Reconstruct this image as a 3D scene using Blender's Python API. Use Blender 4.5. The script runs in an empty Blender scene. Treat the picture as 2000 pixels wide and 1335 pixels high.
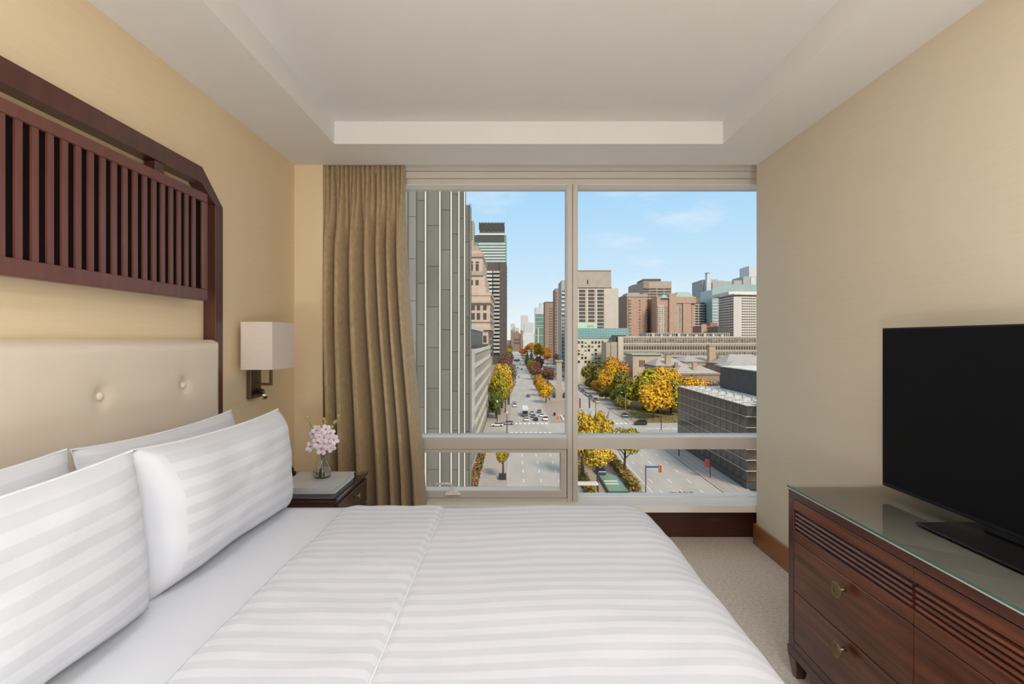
import bpy, math, random
from mathutils import Vector, Matrix, noise

random.seed(7)
scene = bpy.context.scene
col = scene.collection
R = math.radians

# ------------------------------------------------------------------ camera
F = 1050.0                      # focal length in pixels of a 2000 px wide frame
HC = 1.348                      # eye height above the carpet
cam_d = bpy.data.cameras.new('camera')
cam = bpy.data.objects.new('camera', cam_d)
col.objects.link(cam)
cam.location = (0, 0, HC)
cam.rotation_euler = (R(90), 0, 0)
cam_d.sensor_width = 36.0
cam_d.lens = F / 2000 * 36
cam_d.shift_x = -4 / 2000
cam_d.shift_y = -4.5 / 2000
cam_d.clip_start = 0.02
cam_d.clip_end = 9000
scene.camera = cam

# ------------------------------------------------------------------ world, sun, exposure
world = bpy.data.worlds.new('world')
scene.world = world
world.use_nodes = True
nt = world.node_tree
nt.nodes.clear()
w_out = nt.nodes.new('ShaderNodeOutputWorld')
w_bg = nt.nodes.new('ShaderNodeBackground')
w_tc = nt.nodes.new('ShaderNodeTexCoord')
w_sep = nt.nodes.new('ShaderNodeSeparateXYZ')
w_ramp = nt.nodes.new('ShaderNodeValToRGB')
w_map = nt.nodes.new('ShaderNodeMapping')
w_noise = nt.nodes.new('ShaderNodeTexNoise')
w_cr = nt.nodes.new('ShaderNodeValToRGB')
w_mix = nt.nodes.new('ShaderNodeMixRGB')
nt.links.new(w_tc.outputs['Generated'], w_sep.inputs[0])
nt.links.new(w_sep.outputs['Z'], w_ramp.inputs['Fac'])
e = w_ramp.color_ramp.elements
e[0].position = 0.0
e[0].color = (0.93, 0.95, 0.96, 1)
e[1].position = 1.0
e[1].color = (0.66, 0.76, 0.88, 1)
el = w_ramp.color_ramp.elements.new(0.12)
el.color = (0.63, 0.83, 1.0, 1)
el = w_ramp.color_ramp.elements.new(0.30)
el.color = (0.38, 0.68, 1.0, 1)
w_map.inputs['Scale'].default_value = (1.5, 1.5, 5.0)
w_map.inputs['Location'].default_value = (3.1, 0.35, 0.4)
nt.links.new(w_tc.outputs['Generated'], w_map.inputs['Vector'])
nt.links.new(w_map.outputs['Vector'], w_noise.inputs['Vector'])
w_noise.inputs['Scale'].default_value = 2.2
w_noise.inputs['Detail'].default_value = 6
w_noise.inputs['Roughness'].default_value = 0.6
nt.links.new(w_noise.outputs['Fac'], w_cr.inputs['Fac'])
w_cr.color_ramp.elements[0].position = 0.52
w_cr.color_ramp.elements[0].color = (0, 0, 0, 1)
w_cr.color_ramp.elements[1].position = 0.80
w_cr.color_ramp.elements[1].color = (0.9, 0.9, 0.9, 1)
nt.links.new(w_cr.outputs['Color'], w_mix.inputs['Fac'])
nt.links.new(w_ramp.outputs['Color'], w_mix.inputs['Color1'])
w_mix.inputs['Color2'].default_value = (0.95, 0.97, 1.0, 1)
nt.links.new(w_mix.outputs['Color'], w_bg.inputs['Color'])
w_bg.inputs['Strength'].default_value = 1.0
nt.links.new(w_bg.outputs['Background'], w_out.inputs['Surface'])

sun_d = bpy.data.lights.new('sun', 'SUN')
sun = bpy.data.objects.new('sun', sun_d)
col.objects.link(sun)
sun.location = (60, -120, 120)
sun.rotation_euler = Vector((-0.32, 0.72, -0.62)).to_track_quat('-Z', 'Y').to_euler()
sun_d.energy = 3.7
sun_d.angle = R(14)
sun_d.color = (1.0, 0.84, 0.66)

CEILING_FILL_W = 8.0                    # each added ceiling fill lamp, out of view
FLOOR_FILL_W = 92.0                  # each added floor fill lamp, out of view

scene.view_settings.view_transform = 'Standard'
scene.view_settings.look = 'None'
scene.view_settings.exposure = 0.0
scene.view_settings.gamma = 1.0
scene.view_settings.use_curve_mapping = False
scene.cycles.use_denoising = True
scene.cycles.max_bounces = 10
scene.cycles.diffuse_bounces = 6
scene.cycles.transparent_max_bounces = 16
scene.cycles.sample_clamp_indirect = 6.0
scene.cycles.caustics_reflective = False
scene.cycles.caustics_refractive = False


# ------------------------------------------------------------------ materials
def mat(name, c, rough=0.6, metal=0.0, spec=0.5, var=0.0, scale=4.0, stretch=(1, 1, 1), c2=None,
        bump=0.0, bscale=60.0, bstretch=None, coat=0.0, sheen=0.0, detail=5.0, emit=None):
    m = bpy.data.materials.new(name)
    m.use_nodes = True
    n, l = m.node_tree.nodes, m.node_tree.links
    b = n['Principled BSDF']
    b.inputs['Base Color'].default_value = (*c, 1)
    b.inputs['Roughness'].default_value = rough
    b.inputs['Metallic'].default_value = metal
    b.inputs['Specular IOR Level'].default_value = spec
    b.inputs['Coat Weight'].default_value = coat
    b.inputs['Coat Roughness'].default_value = 0.15
    b.inputs['Sheen Weight'].default_value = sheen
    if emit:
        b.inputs['Emission Color'].default_value = (*c, 1)
        b.inputs['Emission Strength'].default_value = emit
    tc = n.new('ShaderNodeTexCoord')
    if var > 0 or c2:
        mp = n.new('ShaderNodeMapping')
        mp.inputs['Scale'].default_value = stretch
        tx = n.new('ShaderNodeTexNoise')
        tx.inputs['Scale'].default_value = scale
        tx.inputs['Detail'].default_value = detail
        tx.inputs['Roughness'].default_value = 0.6
        rp = n.new('ShaderNodeValToRGB')
        if c2 is None:
            c2 = tuple(v * (1 - var) for v in c)
            c1 = tuple(min(1, v * (1 + var)) for v in c)
        else:
            c1 = c
        rp.color_ramp.elements[0].position = 0.32
        rp.color_ramp.elements[0].color = (*c2, 1)
        rp.color_ramp.elements[1].position = 0.68
        rp.color_ramp.elements[1].color = (*c1, 1)
        l.new(tc.outputs['Object'], mp.inputs['Vector'])
        l.new(mp.outputs['Vector'], tx.inputs['Vector'])
        l.new(tx.outputs['Fac'], rp.inputs['Fac'])
        l.new(rp.outputs['Color'], b.inputs['Base Color'])
    if bump > 0:
        mp2 = n.new('ShaderNodeMapping')
        mp2.inputs['Scale'].default_value = bstretch or (1, 1, 1)
        t2 = n.new('ShaderNodeTexNoise')
        t2.inputs['Scale'].default_value = bscale
        t2.inputs['Detail'].default_value = 4
        bp = n.new('ShaderNodeBump')
        bp.inputs['Strength'].default_value = bump
        bp.inputs['Distance'].default_value = 0.01
        l.new(tc.outputs['Object'], mp2.inputs['Vector'])
        l.new(mp2.outputs['Vector'], t2.inputs['Vector'])
        l.new(t2.outputs['Fac'], bp.inputs['Height'])
        l.new(bp.outputs['Normal'], b.inputs['Normal'])
    return m


def striped(name, c1, c2, period, r1=0.55, r2=0.75):
    """damask stripe woven along the cloth (uses the cloth's own UV map, in metres)"""
    m = mat(name, c1, r1, spec=0.3, sheen=0.15)
    n, l = m.node_tree.nodes, m.node_tree.links
    b = n['Principled BSDF']
    uv = n.new('ShaderNodeUVMap')
    uv.uv_map = 'UVMap'
    sp = n.new('ShaderNodeSeparateXYZ')
    ml = n.new('ShaderNodeMath'); ml.operation = 'MULTIPLY'; ml.inputs[1].default_value = 2 * math.pi / period
    sn = n.new('ShaderNodeMath'); sn.operation = 'SINE'
    rp = n.new('ShaderNodeMapRange')
    rp.inputs['From Min'].default_value = -0.12
    rp.inputs['From Max'].default_value = 0.12
    mx = n.new('ShaderNodeMixRGB')
    mx.inputs['Color1'].default_value = (*c1, 1)
    mx.inputs['Color2'].default_value = (*c2, 1)
    rr = n.new('ShaderNodeMapRange')
    rr.inputs['To Min'].default_value = r1
    rr.inputs['To Max'].default_value = r2
    l.new(uv.outputs['UV'], sp.inputs[0])
    l.new(sp.outputs['Y'], ml.inputs[0])
    l.new(ml.outputs[0], sn.inputs[0])
    l.new(sn.outputs[0], rp.inputs['Value'])
    l.new(rp.outputs[0], mx.inputs['Fac'])
    l.new(mx.outputs[0], b.inputs['Base Color'])
    l.new(rp.outputs[0], rr.inputs['Value'])
    l.new(rr.outputs[0], b.inputs['Roughness'])
    tc = n.new('ShaderNodeTexCoord')
    t2 = n.new('ShaderNodeTexNoise')
    t2.inputs['Scale'].default_value = 900
    t3 = n.new('ShaderNodeTexNoise')
    t3.inputs['Scale'].default_value = 9
    t3.inputs['Detail'].default_value = 3
    ad = n.new('ShaderNodeMath'); ad.operation = 'MULTIPLY_ADD'
    ad.inputs[1].default_value = 6.0
    bp = n.new('ShaderNodeBump')
    bp.inputs['Strength'].default_value = 0.18
    bp.inputs['Distance'].default_value = 0.004
    l.new(tc.outputs['Object'], t2.inputs['Vector'])
    l.new(tc.outputs['Object'], t3.inputs['Vector'])
    l.new(t3.outputs['Fac'], ad.inputs[0])
    l.new(t2.outputs['Fac'], ad.inputs[2])
    l.new(ad.outputs[0], bp.inputs['Height'])
    l.new(bp.outputs['Normal'], b.inputs['Normal'])
    return m


def pane_glass(name, refl=0.06, tint=(0.97, 0.985, 0.98)):
    m = bpy.data.materials.new(name)
    m.use_nodes = True
    n, l = m.node_tree.nodes, m.node_tree.links
    n.clear()
    o = n.new('ShaderNodeOutputMaterial')
    t = n.new('ShaderNodeBsdfTransparent')
    t.inputs['Color'].default_value = (*tint, 1)
    g = n.new('ShaderNodeBsdfGlossy')
    g.inputs['Roughness'].default_value = 0.02
    mx = n.new('ShaderNodeMixShader')
    fr = n.new('ShaderNodeFresnel')
    fr.inputs['IOR'].default_value = 1.0 + refl * 6
    l.new(fr.outputs[0], mx.inputs['Fac'])
    l.new(t.outputs[0], mx.inputs[1])
    l.new(g.outputs[0], mx.inputs[2])
    l.new(mx.outputs[0], o.inputs['Surface'])
    return m


def leaf_mat(name, cols, rough=0.7):
    m = bpy.data.materials.new(name)
    m.use_nodes = True
    n, l = m.node_tree.nodes, m.node_tree.links
    b = n['Principled BSDF']
    b.inputs['Roughness'].default_value = rough
    b.inputs['Specular IOR Level'].default_value = 0.15
    g = n.new('ShaderNodeNewGeometry')
    rp = n.new('ShaderNodeValToRGB')
    k = len(cols)
    rp.color_ramp.elements[0].color = (*cols[0], 1)
    rp.color_ramp.elements[1].color = (*cols[-1], 1)
    for i in range(1, k - 1):
        q = rp.color_ramp.elements.new(i / (k - 1))
        q.color = (*cols[i], 1)
    l.new(g.outputs['Random Per Island'], rp.inputs['Fac'])
    l.new(rp.outputs['Color'], b.inputs['Base Color'])
    return m


W = {}
# interior
W['wallpaper_warm'] = mat('wallpaper_warm', (0.80, 0.645, 0.43), 0.75, var=0.022, scale=14, stretch=(1, 0.35, 14), bump=0.06, bscale=60, bstretch=(1, 0.5, 8))
W['wallpaper_pale'] = mat('wallpaper_pale', (0.70, 0.61, 0.47), 0.75, var=0.022, scale=14, stretch=(1, 0.35, 14), bump=0.06, bscale=60, bstretch=(1, 0.5, 8))
W['ceiling'] = mat('ceiling_paint', (0.80, 0.78, 0.77), 0.85, var=0.01)
W['carpet'] = mat('carpet_wool', (0.82, 0.71, 0.60), 0.95, spec=0.1, c2=(0.56, 0.47, 0.385), scale=55, stretch=(1, 1.6, 1), bump=0.8, bscale=110, sheen=0.2)
W['base_wood'] = mat('baseboard_wood', (0.34, 0.135, 0.045), 0.35, c2=(0.25, 0.09, 0.03), scale=6, stretch=(3, 0.6, 8))
W['sill_wood'] = mat('sill_wood', (0.085, 0.027, 0.016), 0.35, c2=(0.05, 0.016, 0.010), scale=5, stretch=(0.6, 3, 10))
W['frame_paint'] = mat('window_paint', (0.64, 0.59, 0.54), 0.45, var=0.01)
W['frame_white'] = mat('window_white', (0.95, 0.90, 0.83), 0.8, spec=0.15)  # real white parts, plus the reveal strips that imitate daylight
W['gasket'] = mat('rubber_gasket', (0.05, 0.04, 0.035), 0.6)
W['pane'] = pane_glass('window_glass', 0.003)
W['mahogany'] = mat('mahogany', (0.095, 0.026, 0.019), 0.34, c2=(0.058, 0.016, 0.012), scale=4, stretch=(5, 5, 0.7), coat=0.25)
W['mahogany_slat'] = mat('mahogany_slat', (0.155, 0.052, 0.036), 0.40, c2=(0.115, 0.036, 0.026), scale=4, stretch=(6, 6, 0.8), coat=0.15)
W['panel_back'] = mat('dark_back', (0.006, 0.003, 0.0025), 0.9, spec=0.1, var=0.1)
W['sapele'] = mat('sapele', (0.20, 0.060, 0.027), 0.30, c2=(0.055, 0.016, 0.010), scale=3.5, stretch=(4, 0.45, 11), coat=0.30)
W['sapele_dark'] = mat('sapele_dark', (0.095, 0.030, 0.019), 0.30, c2=(0.045, 0.014, 0.010), scale=4, stretch=(4, 0.5, 9), coat=0.30)
W['edge_light'] = mat('pale_edge', (0.62, 0.57, 0.50), 0.4)
W['leather'] = mat('cream_leather', (0.74, 0.635, 0.52), 0.42, var=0.02, scale=8, bump=0.06, bscale=260)
W['linen'] = striped('striped_linen', (0.70, 0.71, 0.76), (0.625, 0.63, 0.69), 0.054)
W['linen_pillow'] = striped('striped_pillow_linen', (0.70, 0.71, 0.755), (0.635, 0.64, 0.69), 0.052)
W['sheet'] = mat('white_sheet', (0.70, 0.71, 0.76), 0.65, spec=0.25, sheen=0.1, bump=0.12, bscale=12)
W['piping'] = mat('white_piping', (0.80, 0.80, 0.82), 0.6)
W['base_fabric'] = mat('bed_base_fabric', (0.35, 0.30, 0.25), 0.9, bump=0.2, bscale=200)
W['bronze'] = mat('bronze', (0.20, 0.155, 0.105), 0.38, metal=0.85, var=0.08)
W['brass'] = mat('antique_brass', (0.36, 0.27, 0.14), 0.42, metal=0.85, c2=(0.20, 0.145, 0.07), scale=70)
W['chrome'] = mat('chrome', (0.75, 0.76, 0.78), 0.15, metal=1.0)
W['shade'] = mat('shade_linen', (0.74, 0.63, 0.56), 0.85, var=0.03, scale=30, stretch=(1, 1, 6), bump=0.1, bscale=300)
W['curtain'] = mat('curtain_damask', (0.48, 0.352, 0.20), 0.5, c2=(0.38, 0.276, 0.153), scale=60, stretch=(1, 1, 0.5), bump=0.30, bscale=90, bstretch=(1, 1, 0.5), sheen=0.25, detail=3)
W['tv_black'] = mat('tv_plastic', (0.006, 0.006, 0.006), 0.35, spec=0.3)
W['tv_screen'] = mat('tv_screen', (0.0045, 0.0045, 0.005), 0.55, spec=0.10)
W['tv_stand'] = mat('tv_stand_metal', (0.030, 0.027, 0.025), 0.28, metal=0.5)
W['marble'] = mat('book_cover', (0.66, 0.66, 0.67), 0.35, c2=(0.56, 0.56, 0.58), scale=9)
W['paper'] = mat('book_pages', (0.80, 0.79, 0.76), 0.8)
W['black_plastic'] = mat('black_plastic', (0.012, 0.012, 0.013), 0.35)
W['petal'] = mat('orchid_petal', (0.84, 0.66, 0.76), 0.6, c2=(0.90, 0.84, 0.86), scale=30)
W['lip'] = mat('orchid_lip', (0.42, 0.16, 0.45), 0.6, var=0.1, scale=40)
W['stem_green'] = mat('flower_stem', (0.16, 0.27, 0.05), 0.5, var=0.1)
W['bud'] = mat('orchid_bud', (0.48, 0.44, 0.14), 0.55, var=0.15, scale=40)
W['fill_glow'] = mat('fill_diffuser', (1.0, 0.93, 0.84), 0.6, emit=1.0)  # glow of the added fill lamps only


def real_glass(name, c=(1, 1, 1), rough=0.0, ior=1.45):
    m = mat(name, c, rough)
    b = m.node_tree.nodes['Principled BSDF']
    b.inputs['Transmission Weight'].default_value = 1.0
    b.inputs['IOR'].default_value = ior
    return m


W['vase_glass'] = real_glass('vase_glass', (0.97, 0.99, 0.97))
W['top_glass'] = pane_glass('table_glass', 0.11, (0.97, 0.975, 0.955))
W['glass_edge'] = mat('glass_edge', (0.05, 0.16, 0.13), 0.1)
W['taupe_top'] = mat('taupe_lacquer', (0.86, 0.79, 0.68), 0.12, spec=0.7, var=0.02)


# ------------------------------------------------------------------ mesh builder
def world_loc(o):
    v = Vector((0, 0, 0))
    while o is not None:
        v += o.location
        o = o.parent
    return v


class MB:
    def __init__(s):
        s.v, s.f, s.uv = [], [], {}

    def box(s, x0, x1, y0, y1, z0, z1):
        b = len(s.v)
        s.v += [(x0, y0, z0), (x1, y0, z0), (x1, y1, z0), (x0, y1, z0), (x0, y0, z1), (x1, y0, z1), (x1, y1, z1), (x0, y1, z1)]
        s.f += [(b, b+3, b+2, b+1), (b+4, b+5, b+6, b+7), (b, b+1, b+5, b+4), (b+1, b+2, b+6, b+5), (b+2, b+3, b+7, b+6), (b+3, b, b+4, b+7)]
        return s

    def hexa(s, p):             # eight corners, bottom ring then top ring
        b = len(s.v)
        s.v += [tuple(q) for q in p]
        s.f += [(b, b+3, b+2, b+1), (b+4, b+5, b+6, b+7), (b, b+1, b+5, b+4), (b+1, b+2, b+6, b+5), (b+2, b+3, b+7, b+6), (b+3, b, b+4, b+7)]
        return s

    def prism(s, poly, axis, a0, a1):     # 2-D polygon extruded along an axis
        b = len(s.v)
        n = len(poly)
        for a in (a0, a1):
            for (p, q) in poly:
                s.v.append({'x': (a, p, q), 'y': (p, a, q), 'z': (p, q, a)}[axis])
        s.f.append(tuple(b + i for i in range(n)))
        s.f.append(tuple(b + n + i for i in reversed(range(n))))
        for i in range(n):
            j = (i + 1) % n
            s.f.append((b + i, b + n + i, b + n + j, b + j))
        return s

    def lathe(s, c, prof, n=20, axis='z', cap=True):      # prof: (radius, height)
        b = len(s.v)
        for (r, h) in prof:
            for i in range(n):
                a = 2 * math.pi * i / n
                u, w = r * math.cos(a), r * math.sin(a)
                d = {'z': (u, w, h), 'x': (h, u, w), 'y': (u, h, w)}[axis]
                s.v.append((c[0] + d[0], c[1] + d[1], c[2] + d[2]))
        for k in range(len(prof) - 1):
            for i in range(n):
                j = (i + 1) % n
                s.f.append((b + k*n + i, b + k*n + j, b + (k+1)*n + j, b + (k+1)*n + i))
        if cap:
            s.f.append(tuple(b + i for i in reversed(range(n))))
            s.f.append(tuple(b + (len(prof)-1)*n + i for i in range(n)))
        return s

    def tube(s, pts, rad, n=8):
        pts = [Vector(p) for p in pts]
        if not hasattr(rad, '__len__'):
            rad = [rad] * len(pts)
        b = len(s.v)
        for k, p in enumerate(pts):
            d = (pts[min(k+1, len(pts)-1)] - pts[max(k-1, 0)]).normalized()
            a = d.cross(Vector((0, 0, 1)))
            if a.length < 0.05:
                a = d.cross(Vector((1, 0, 0)))
            a.normalize()
            c = d.cross(a)
            for i in range(n):
                t = 2 * math.pi * i / n
                s.v.append(tuple(p + a * (rad[k] * math.cos(t)) + c * (rad[k] * math.sin(t))))
        for k in range(len(pts) - 1):
            for i in range(n):
                j = (i + 1) % n
                s.f.append((b + k*n + i, b + k*n + j, b + (k+1)*n + j, b + (k+1)*n + i))
        s.f.append(tuple(b + i for i in reversed(range(n))))
        s.f.append(tuple(b + (len(pts)-1)*n + i for i in range(n)))
        return s

    def blob(s, c, r, rot=None, n=10, m=6):
        b = len(s.v)
        for k in range(m + 1):
            th = math.pi * k / m
            for i in range(n):
                a = 2 * math.pi * i / n
                p = Vector((r[0] * math.sin(th) * math.cos(a), r[1] * math.sin(th) * math.sin(a), r[2] * math.cos(th)))
                if rot:
                    p = rot @ p
                s.v.append((c[0] + p.x, c[1] + p.y, c[2] + p.z))
        for k in range(m):
            for i in range(n):
                j = (i + 1) % n
                s.f.append((b + k*n + i, b + (k+1)*n + i, b + (k+1)*n + j, b + k*n + j))
        return s

    def grid(s, nu, nv, fn, uvfn=None, flip=False):
        b = len(s.v)
        for j in range(nv + 1):
            for i in range(nu + 1):
                s.v.append(tuple(fn(i / nu, j / nv)))
                if uvfn:
                    s.uv[len(s.v) - 1] = uvfn(i / nu, j / nv)
        for j in range(nv):
            for i in range(nu):
                q = (b + j*(nu+1) + i, b + j*(nu+1) + i + 1, b + (j+1)*(nu+1) + i + 1, b + (j+1)*(nu+1) + i)
                s.f.append(tuple(reversed(q)) if flip else q)
        return s

    def mesh(s, name, m, smooth=False, off=(0, 0, 0)):
        me = bpy.data.meshes.new(name)
        ox, oy, oz = off
        me.from_pydata([(x - ox, y - oy, z - oz) for (x, y, z) in s.v], [], s.f)
        if s.uv:
            lay = me.uv_layers.new(name='UVMap')
            for lp in me.loops:
                lay.data[lp.index].uv = s.uv.get(lp.vertex_index, (0, 0))
        if smooth:
            me.polygons.foreach_set('use_smooth', [True] * len(me.polygons))
        me.materials.append(m)
        me.update()
        return me

    def build(s, name, m, parent=None, smooth=False, bevel=0.0, seg=2, origin=None):
        off = world_loc(parent)
        loc = Vector((0, 0, 0))
        if origin is not None:
            loc = Vector(origin) - off
            off = Vector(origin)
        o = bpy.data.objects.new(name, s.mesh(name, m, smooth, off))
        col.objects.link(o)
        o.location = loc
        o.parent = parent
        if bevel > 0:
            bv = o.modifiers.new('soft_edge', 'BEVEL')
            bv.width = bevel
            bv.segments = seg
            bv.limit_method = 'ANGLE'
            bv.angle_limit = R(40)
        return o


def tag(o, label=None, cat=None, group=None, kind=None):
    if label:
        o['label'] = label
    if cat:
        o['category'] = cat
    if group:
        o['group'] = group
    if kind:
        o['kind'] = kind
    return o


def empty(name, loc, label=None, cat=None, group=None, kind=None):
    o = bpy.data.objects.new(name, None)
    o.empty_display_size = 0.1
    o.location = loc
    col.objects.link(o)
    return tag(o, label, cat, group, kind)


def bx(name, m, parent, x0, x1, y0, y1, z0, z1, bevel=0.0):
    return MB().box(x0, x1, y0, y1, z0, z1).build(name, m, parent, bevel=bevel)


def place(me, name, parent, loc, scale=None, rotz=0):
    o = bpy.data.objects.new(name, me)
    col.objects.link(o)
    o.parent = parent
    o.location = Vector(loc) - world_loc(parent)
    if scale:
        o.scale = scale
    o.rotation_euler.z = rotz
    return o


def own_mat(o, m):              # this object's own material on a shared mesh
    o.material_slots[0].link = 'OBJECT'
    o.material_slots[0].material = m


def copy_tree(o, parent=None):
    c = o.copy()
    col.objects.link(c)
    c.parent = parent
    for ch in list(o.children):
        copy_tree(ch, c)
    return c


def sm(a, b, x):
    t = max(0.0, min(1.0, (x - a) / (b - a)))
    return t * t * (3 - 2 * t)


# ================================================================== THE ROOM
XL, XR, YE, YB = -1.45, 1.60, 3.547, -2.6      # walls, wall end by the window, back wall
ZS, ZT = 2.50, 2.632                           # soffit, tray ceiling
PX = -1.262                                    # edge of the pier beside the curtain
YF, YG = 3.69, 3.81                            # window frame face, glass

st = dict(kind='structure')
tag(bx('floor', W['carpet'], None, XL - .15, XR + .40, YB, 3.70, -0.12, 0.0), 'beige textured carpet between the bed and the dresser', 'floor', **st)
tag(bx('wall_left', W['wallpaper_warm'], None, XL - .15, XL, YB, YE, 0, 2.75), 'warm yellow-beige papered wall behind the bed', 'wall', **st)
tag(bx('wall_pier', W['wallpaper_warm'], None, XL - .15, PX, YE, 3.95, 0, 2.75), 'narrow papered wall pier beside the curtain', 'wall', **st)
tag(bx('wall_right', W['wallpaper_pale'], None, XR, XR + .22, YB, YE, 0, 2.75), 'pale beige papered wall behind the television', 'wall', **st)
tag(bx('wall_jamb', W['wallpaper_pale'], None, XR + .22, XR + .40, YE - .1, 3.95, 0, 2.75), 'papered return wall at the end of the window', 'wall', **st)
tag(bx('wall_back', W['wallpaper_pale'], None, XL - .15, XR + .15, YB - .15, YB, 0, 2.75), 'papered wall opposite the window', 'wall', **st)
cl = empty('ceiling', (0, 0, ZS), 'white ceiling with a sunken rectangular tray', 'ceiling', kind='structure')
TX0, TX1, TY0, TY1 = -1.058, 1.230, -1.4, 3.166
bx('tray_panel', W['ceiling'], cl, TX0 - .02, TX1 + .02, TY0 - .02, TY1 + .02, ZT, ZT + .1)
bx('soffit', W['ceiling'], cl, XL - .02, TX0, YB, YE, ZS, 2.75)
bx('soffit', W['ceiling'], cl, TX1, XR + .02, YB, YE, ZS, 2.75)
bx('soffit', W['ceiling'], cl, TX0, TX1, TY1, YE, ZS, 2.75)
bx('soffit', W['ceiling'], cl, TX0, TX1, YB, TY0, ZS, 2.75)
bx('curtain_pocket', W['ceiling'], cl, XL - .15, XR + .40, YE, 3.95, 2.62, 2.75)
tag(bx('baseboard_right', W['base_wood'], None, XR - .018, XR, YB, YE + .012, 0, .135, .004), 'reddish brown wooden baseboard under the television wall', 'baseboard', **st)
tag(bx('baseboard_jamb', W['base_wood'], None, XR - .018, XR + .22, YE, YE + .016, 0, .135, .004), 'short wooden baseboard around the wall end', 'baseboard', **st)
tag(bx('baseboard_left', W['base_wood'], None, XL, XL + .018, YB, YE, 0, .135, .004), 'wooden baseboard behind the bed', 'baseboard', **st)
tr = empty('trim_1', (0, 3.68, 0), 'dark wooden panel below the window sill', 'panel', kind='structure')
bx('panel_board', W['sill_wood'], tr, PX, XR + .22, 3.675, 3.70, 0, .205)
bx('painted_sill_shadow', W['gasket'], tr, PX, XR + .22, 3.660, 3.676, .160, .195)  # dark strip painting in the shadow under the sill

# window_1: big fixed panes over a low transom, a crank-out sash at the bottom left
wn = empty('window_1', (0, YF, .24), 'floor-to-ceiling window with beige aluminium frame and low transom', 'window', kind='structure')
WX0, WX1 = PX, XR + .22
fp = W['frame_paint']
bx('head_band', fp, wn, WX0, WX1, 3.655, 3.87, 2.497, 2.63, .002)
bx('head_band', fp, wn, WX0, WX1, 3.672, 3.87, 2.452, 2.496, .002)
bx('head_band', fp, wn, WX0, WX1, YF, 3.87, 2.413, 2.451, .002)
MXc0, MXc1 = 0.365, 0.437                         # mullion
bx('mullion', fp, wn, MXc0, .3995, YF - .01, 3.87, .235, 2.412, .002)
bx('mullion', fp, wn, .4025, MXc1, YF - .01, 3.87, .235, 2.412, .002)
bx('mullion_gasket', W['gasket'], wn, .3995, .4025, YF, 3.86, .235, 2.412)
bx('jamb', fp, wn, WX0, WX0 + .06, YF, 3.87, .235, 2.412, .002)
bx('jamb', fp, wn, WX1 - .06, WX1, YF, 3.87, .235, 2.412, .002)
TZ0, TZ1 = .596, .677                             # transom
bx('transom', fp, wn, WX0 + .06, MXc0, YF, 3.87, TZ0, TZ1, .002)
bx('transom', fp, wn, MXc1, WX1 - .06, YF, 3.87, TZ0, TZ1, .002)
bx('transom_painted_daylight', W['frame_white'], wn, WX0 + .06, MXc0, YF + .002, 3.80, TZ1, TZ1 + .002)  # white strip imitating daylight on top of the beige transom
bx('transom_painted_daylight', W['frame_white'], wn, MXc1, WX1 - .06, YF + .002, 3.80, TZ1, TZ1 + .002)
bx('sill', W['frame_white'], wn, WX0, WX1, 3.60, 3.87, .190, .238, .004)
bx('bottom_rail', fp, wn, WX0 + .06, MXc0, YF, 3.87, .238, .262, .002)
bx('bottom_rail', W['frame_white'], wn, MXc1, WX1 - .06, 3.79, 3.87, .238, .247, .001)
for (a, b_, c, d) in ((WX0 + .06, MXc0, TZ1, 2.412), (MXc1, WX1 - .06, TZ1, 2.412), (MXc1, WX1 - .06, .247, TZ0)):
    bx('pane', W['pane'], wn, a, b_, YG, YG + .006, c, d)
sash = bx('sash', fp, wn, WX0 + .06, MXc0 - .004, YF - .004, 3.80, .574, .594, .002)
sx1 = .322
bx('sash_rail', fp, sash, WX0 + .06, MXc0 - .004, YF - .004, 3.80, .264, .312, .002)
bx('sash_stile', fp, sash, sx1, MXc0 - .004, YF - .004, 3.80, .312, .574, .002)
bx('sash_stile', fp, sash, WX0 + .06, WX0 + .10, YF - .004, 3.80, .312, .574, .002)
bx('sash_gasket', W['gasket'], sash, WX0 + .06, MXc0, YF, 3.79, .261, .265)
bx('sash_pane', W['pane'], sash, WX0 + .10, sx1, YG - .03, YG - .024, .312, .574)
for (a, b_) in ((WX0 + .06, MXc0), (MXc1, WX1 - .06)):
    bx('head_painted_daylight', W['frame_white'], wn, a, b_, YF + .002, YG, 2.4105, 2.413)  # daylight on the underside of the head, put in as white strips
bx('mullion_painted_daylight', W['frame_white'], wn, MXc0 - .0015, MXc0, YF + .002, YG, TZ1 + .002, 2.4105)  # white strip in place of daylight on the mullion's side
bx('rail_painted_daylight', W['frame_white'], sash, WX0 + .10, sx1, YF + .002, YG - .03, .312, .3135)  # daylight on the sash rail painted as a white strip
# crank handle
hx = -.425
hd = MB().prism([(hx - .045, .290), (hx + .060, .290), (hx + .055, .303), (hx + .022, .316), (hx + .012, .345), (hx - .012, .345), (hx - .022, .316), (hx - .045, .303)], 'y', YF - .035, YF - .003).build('crank_base', W['frame_white'], wn, bevel=.004)
MB().tube([(hx, YF - .02, .345), (hx, YF - .03, .366), (hx - .03, YF - .034, .370), (hx - .115, YF - .036, .368)], [.009, .009, .008, .007]).build('crank_arm', W['frame_white'], hd, smooth=True)

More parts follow.
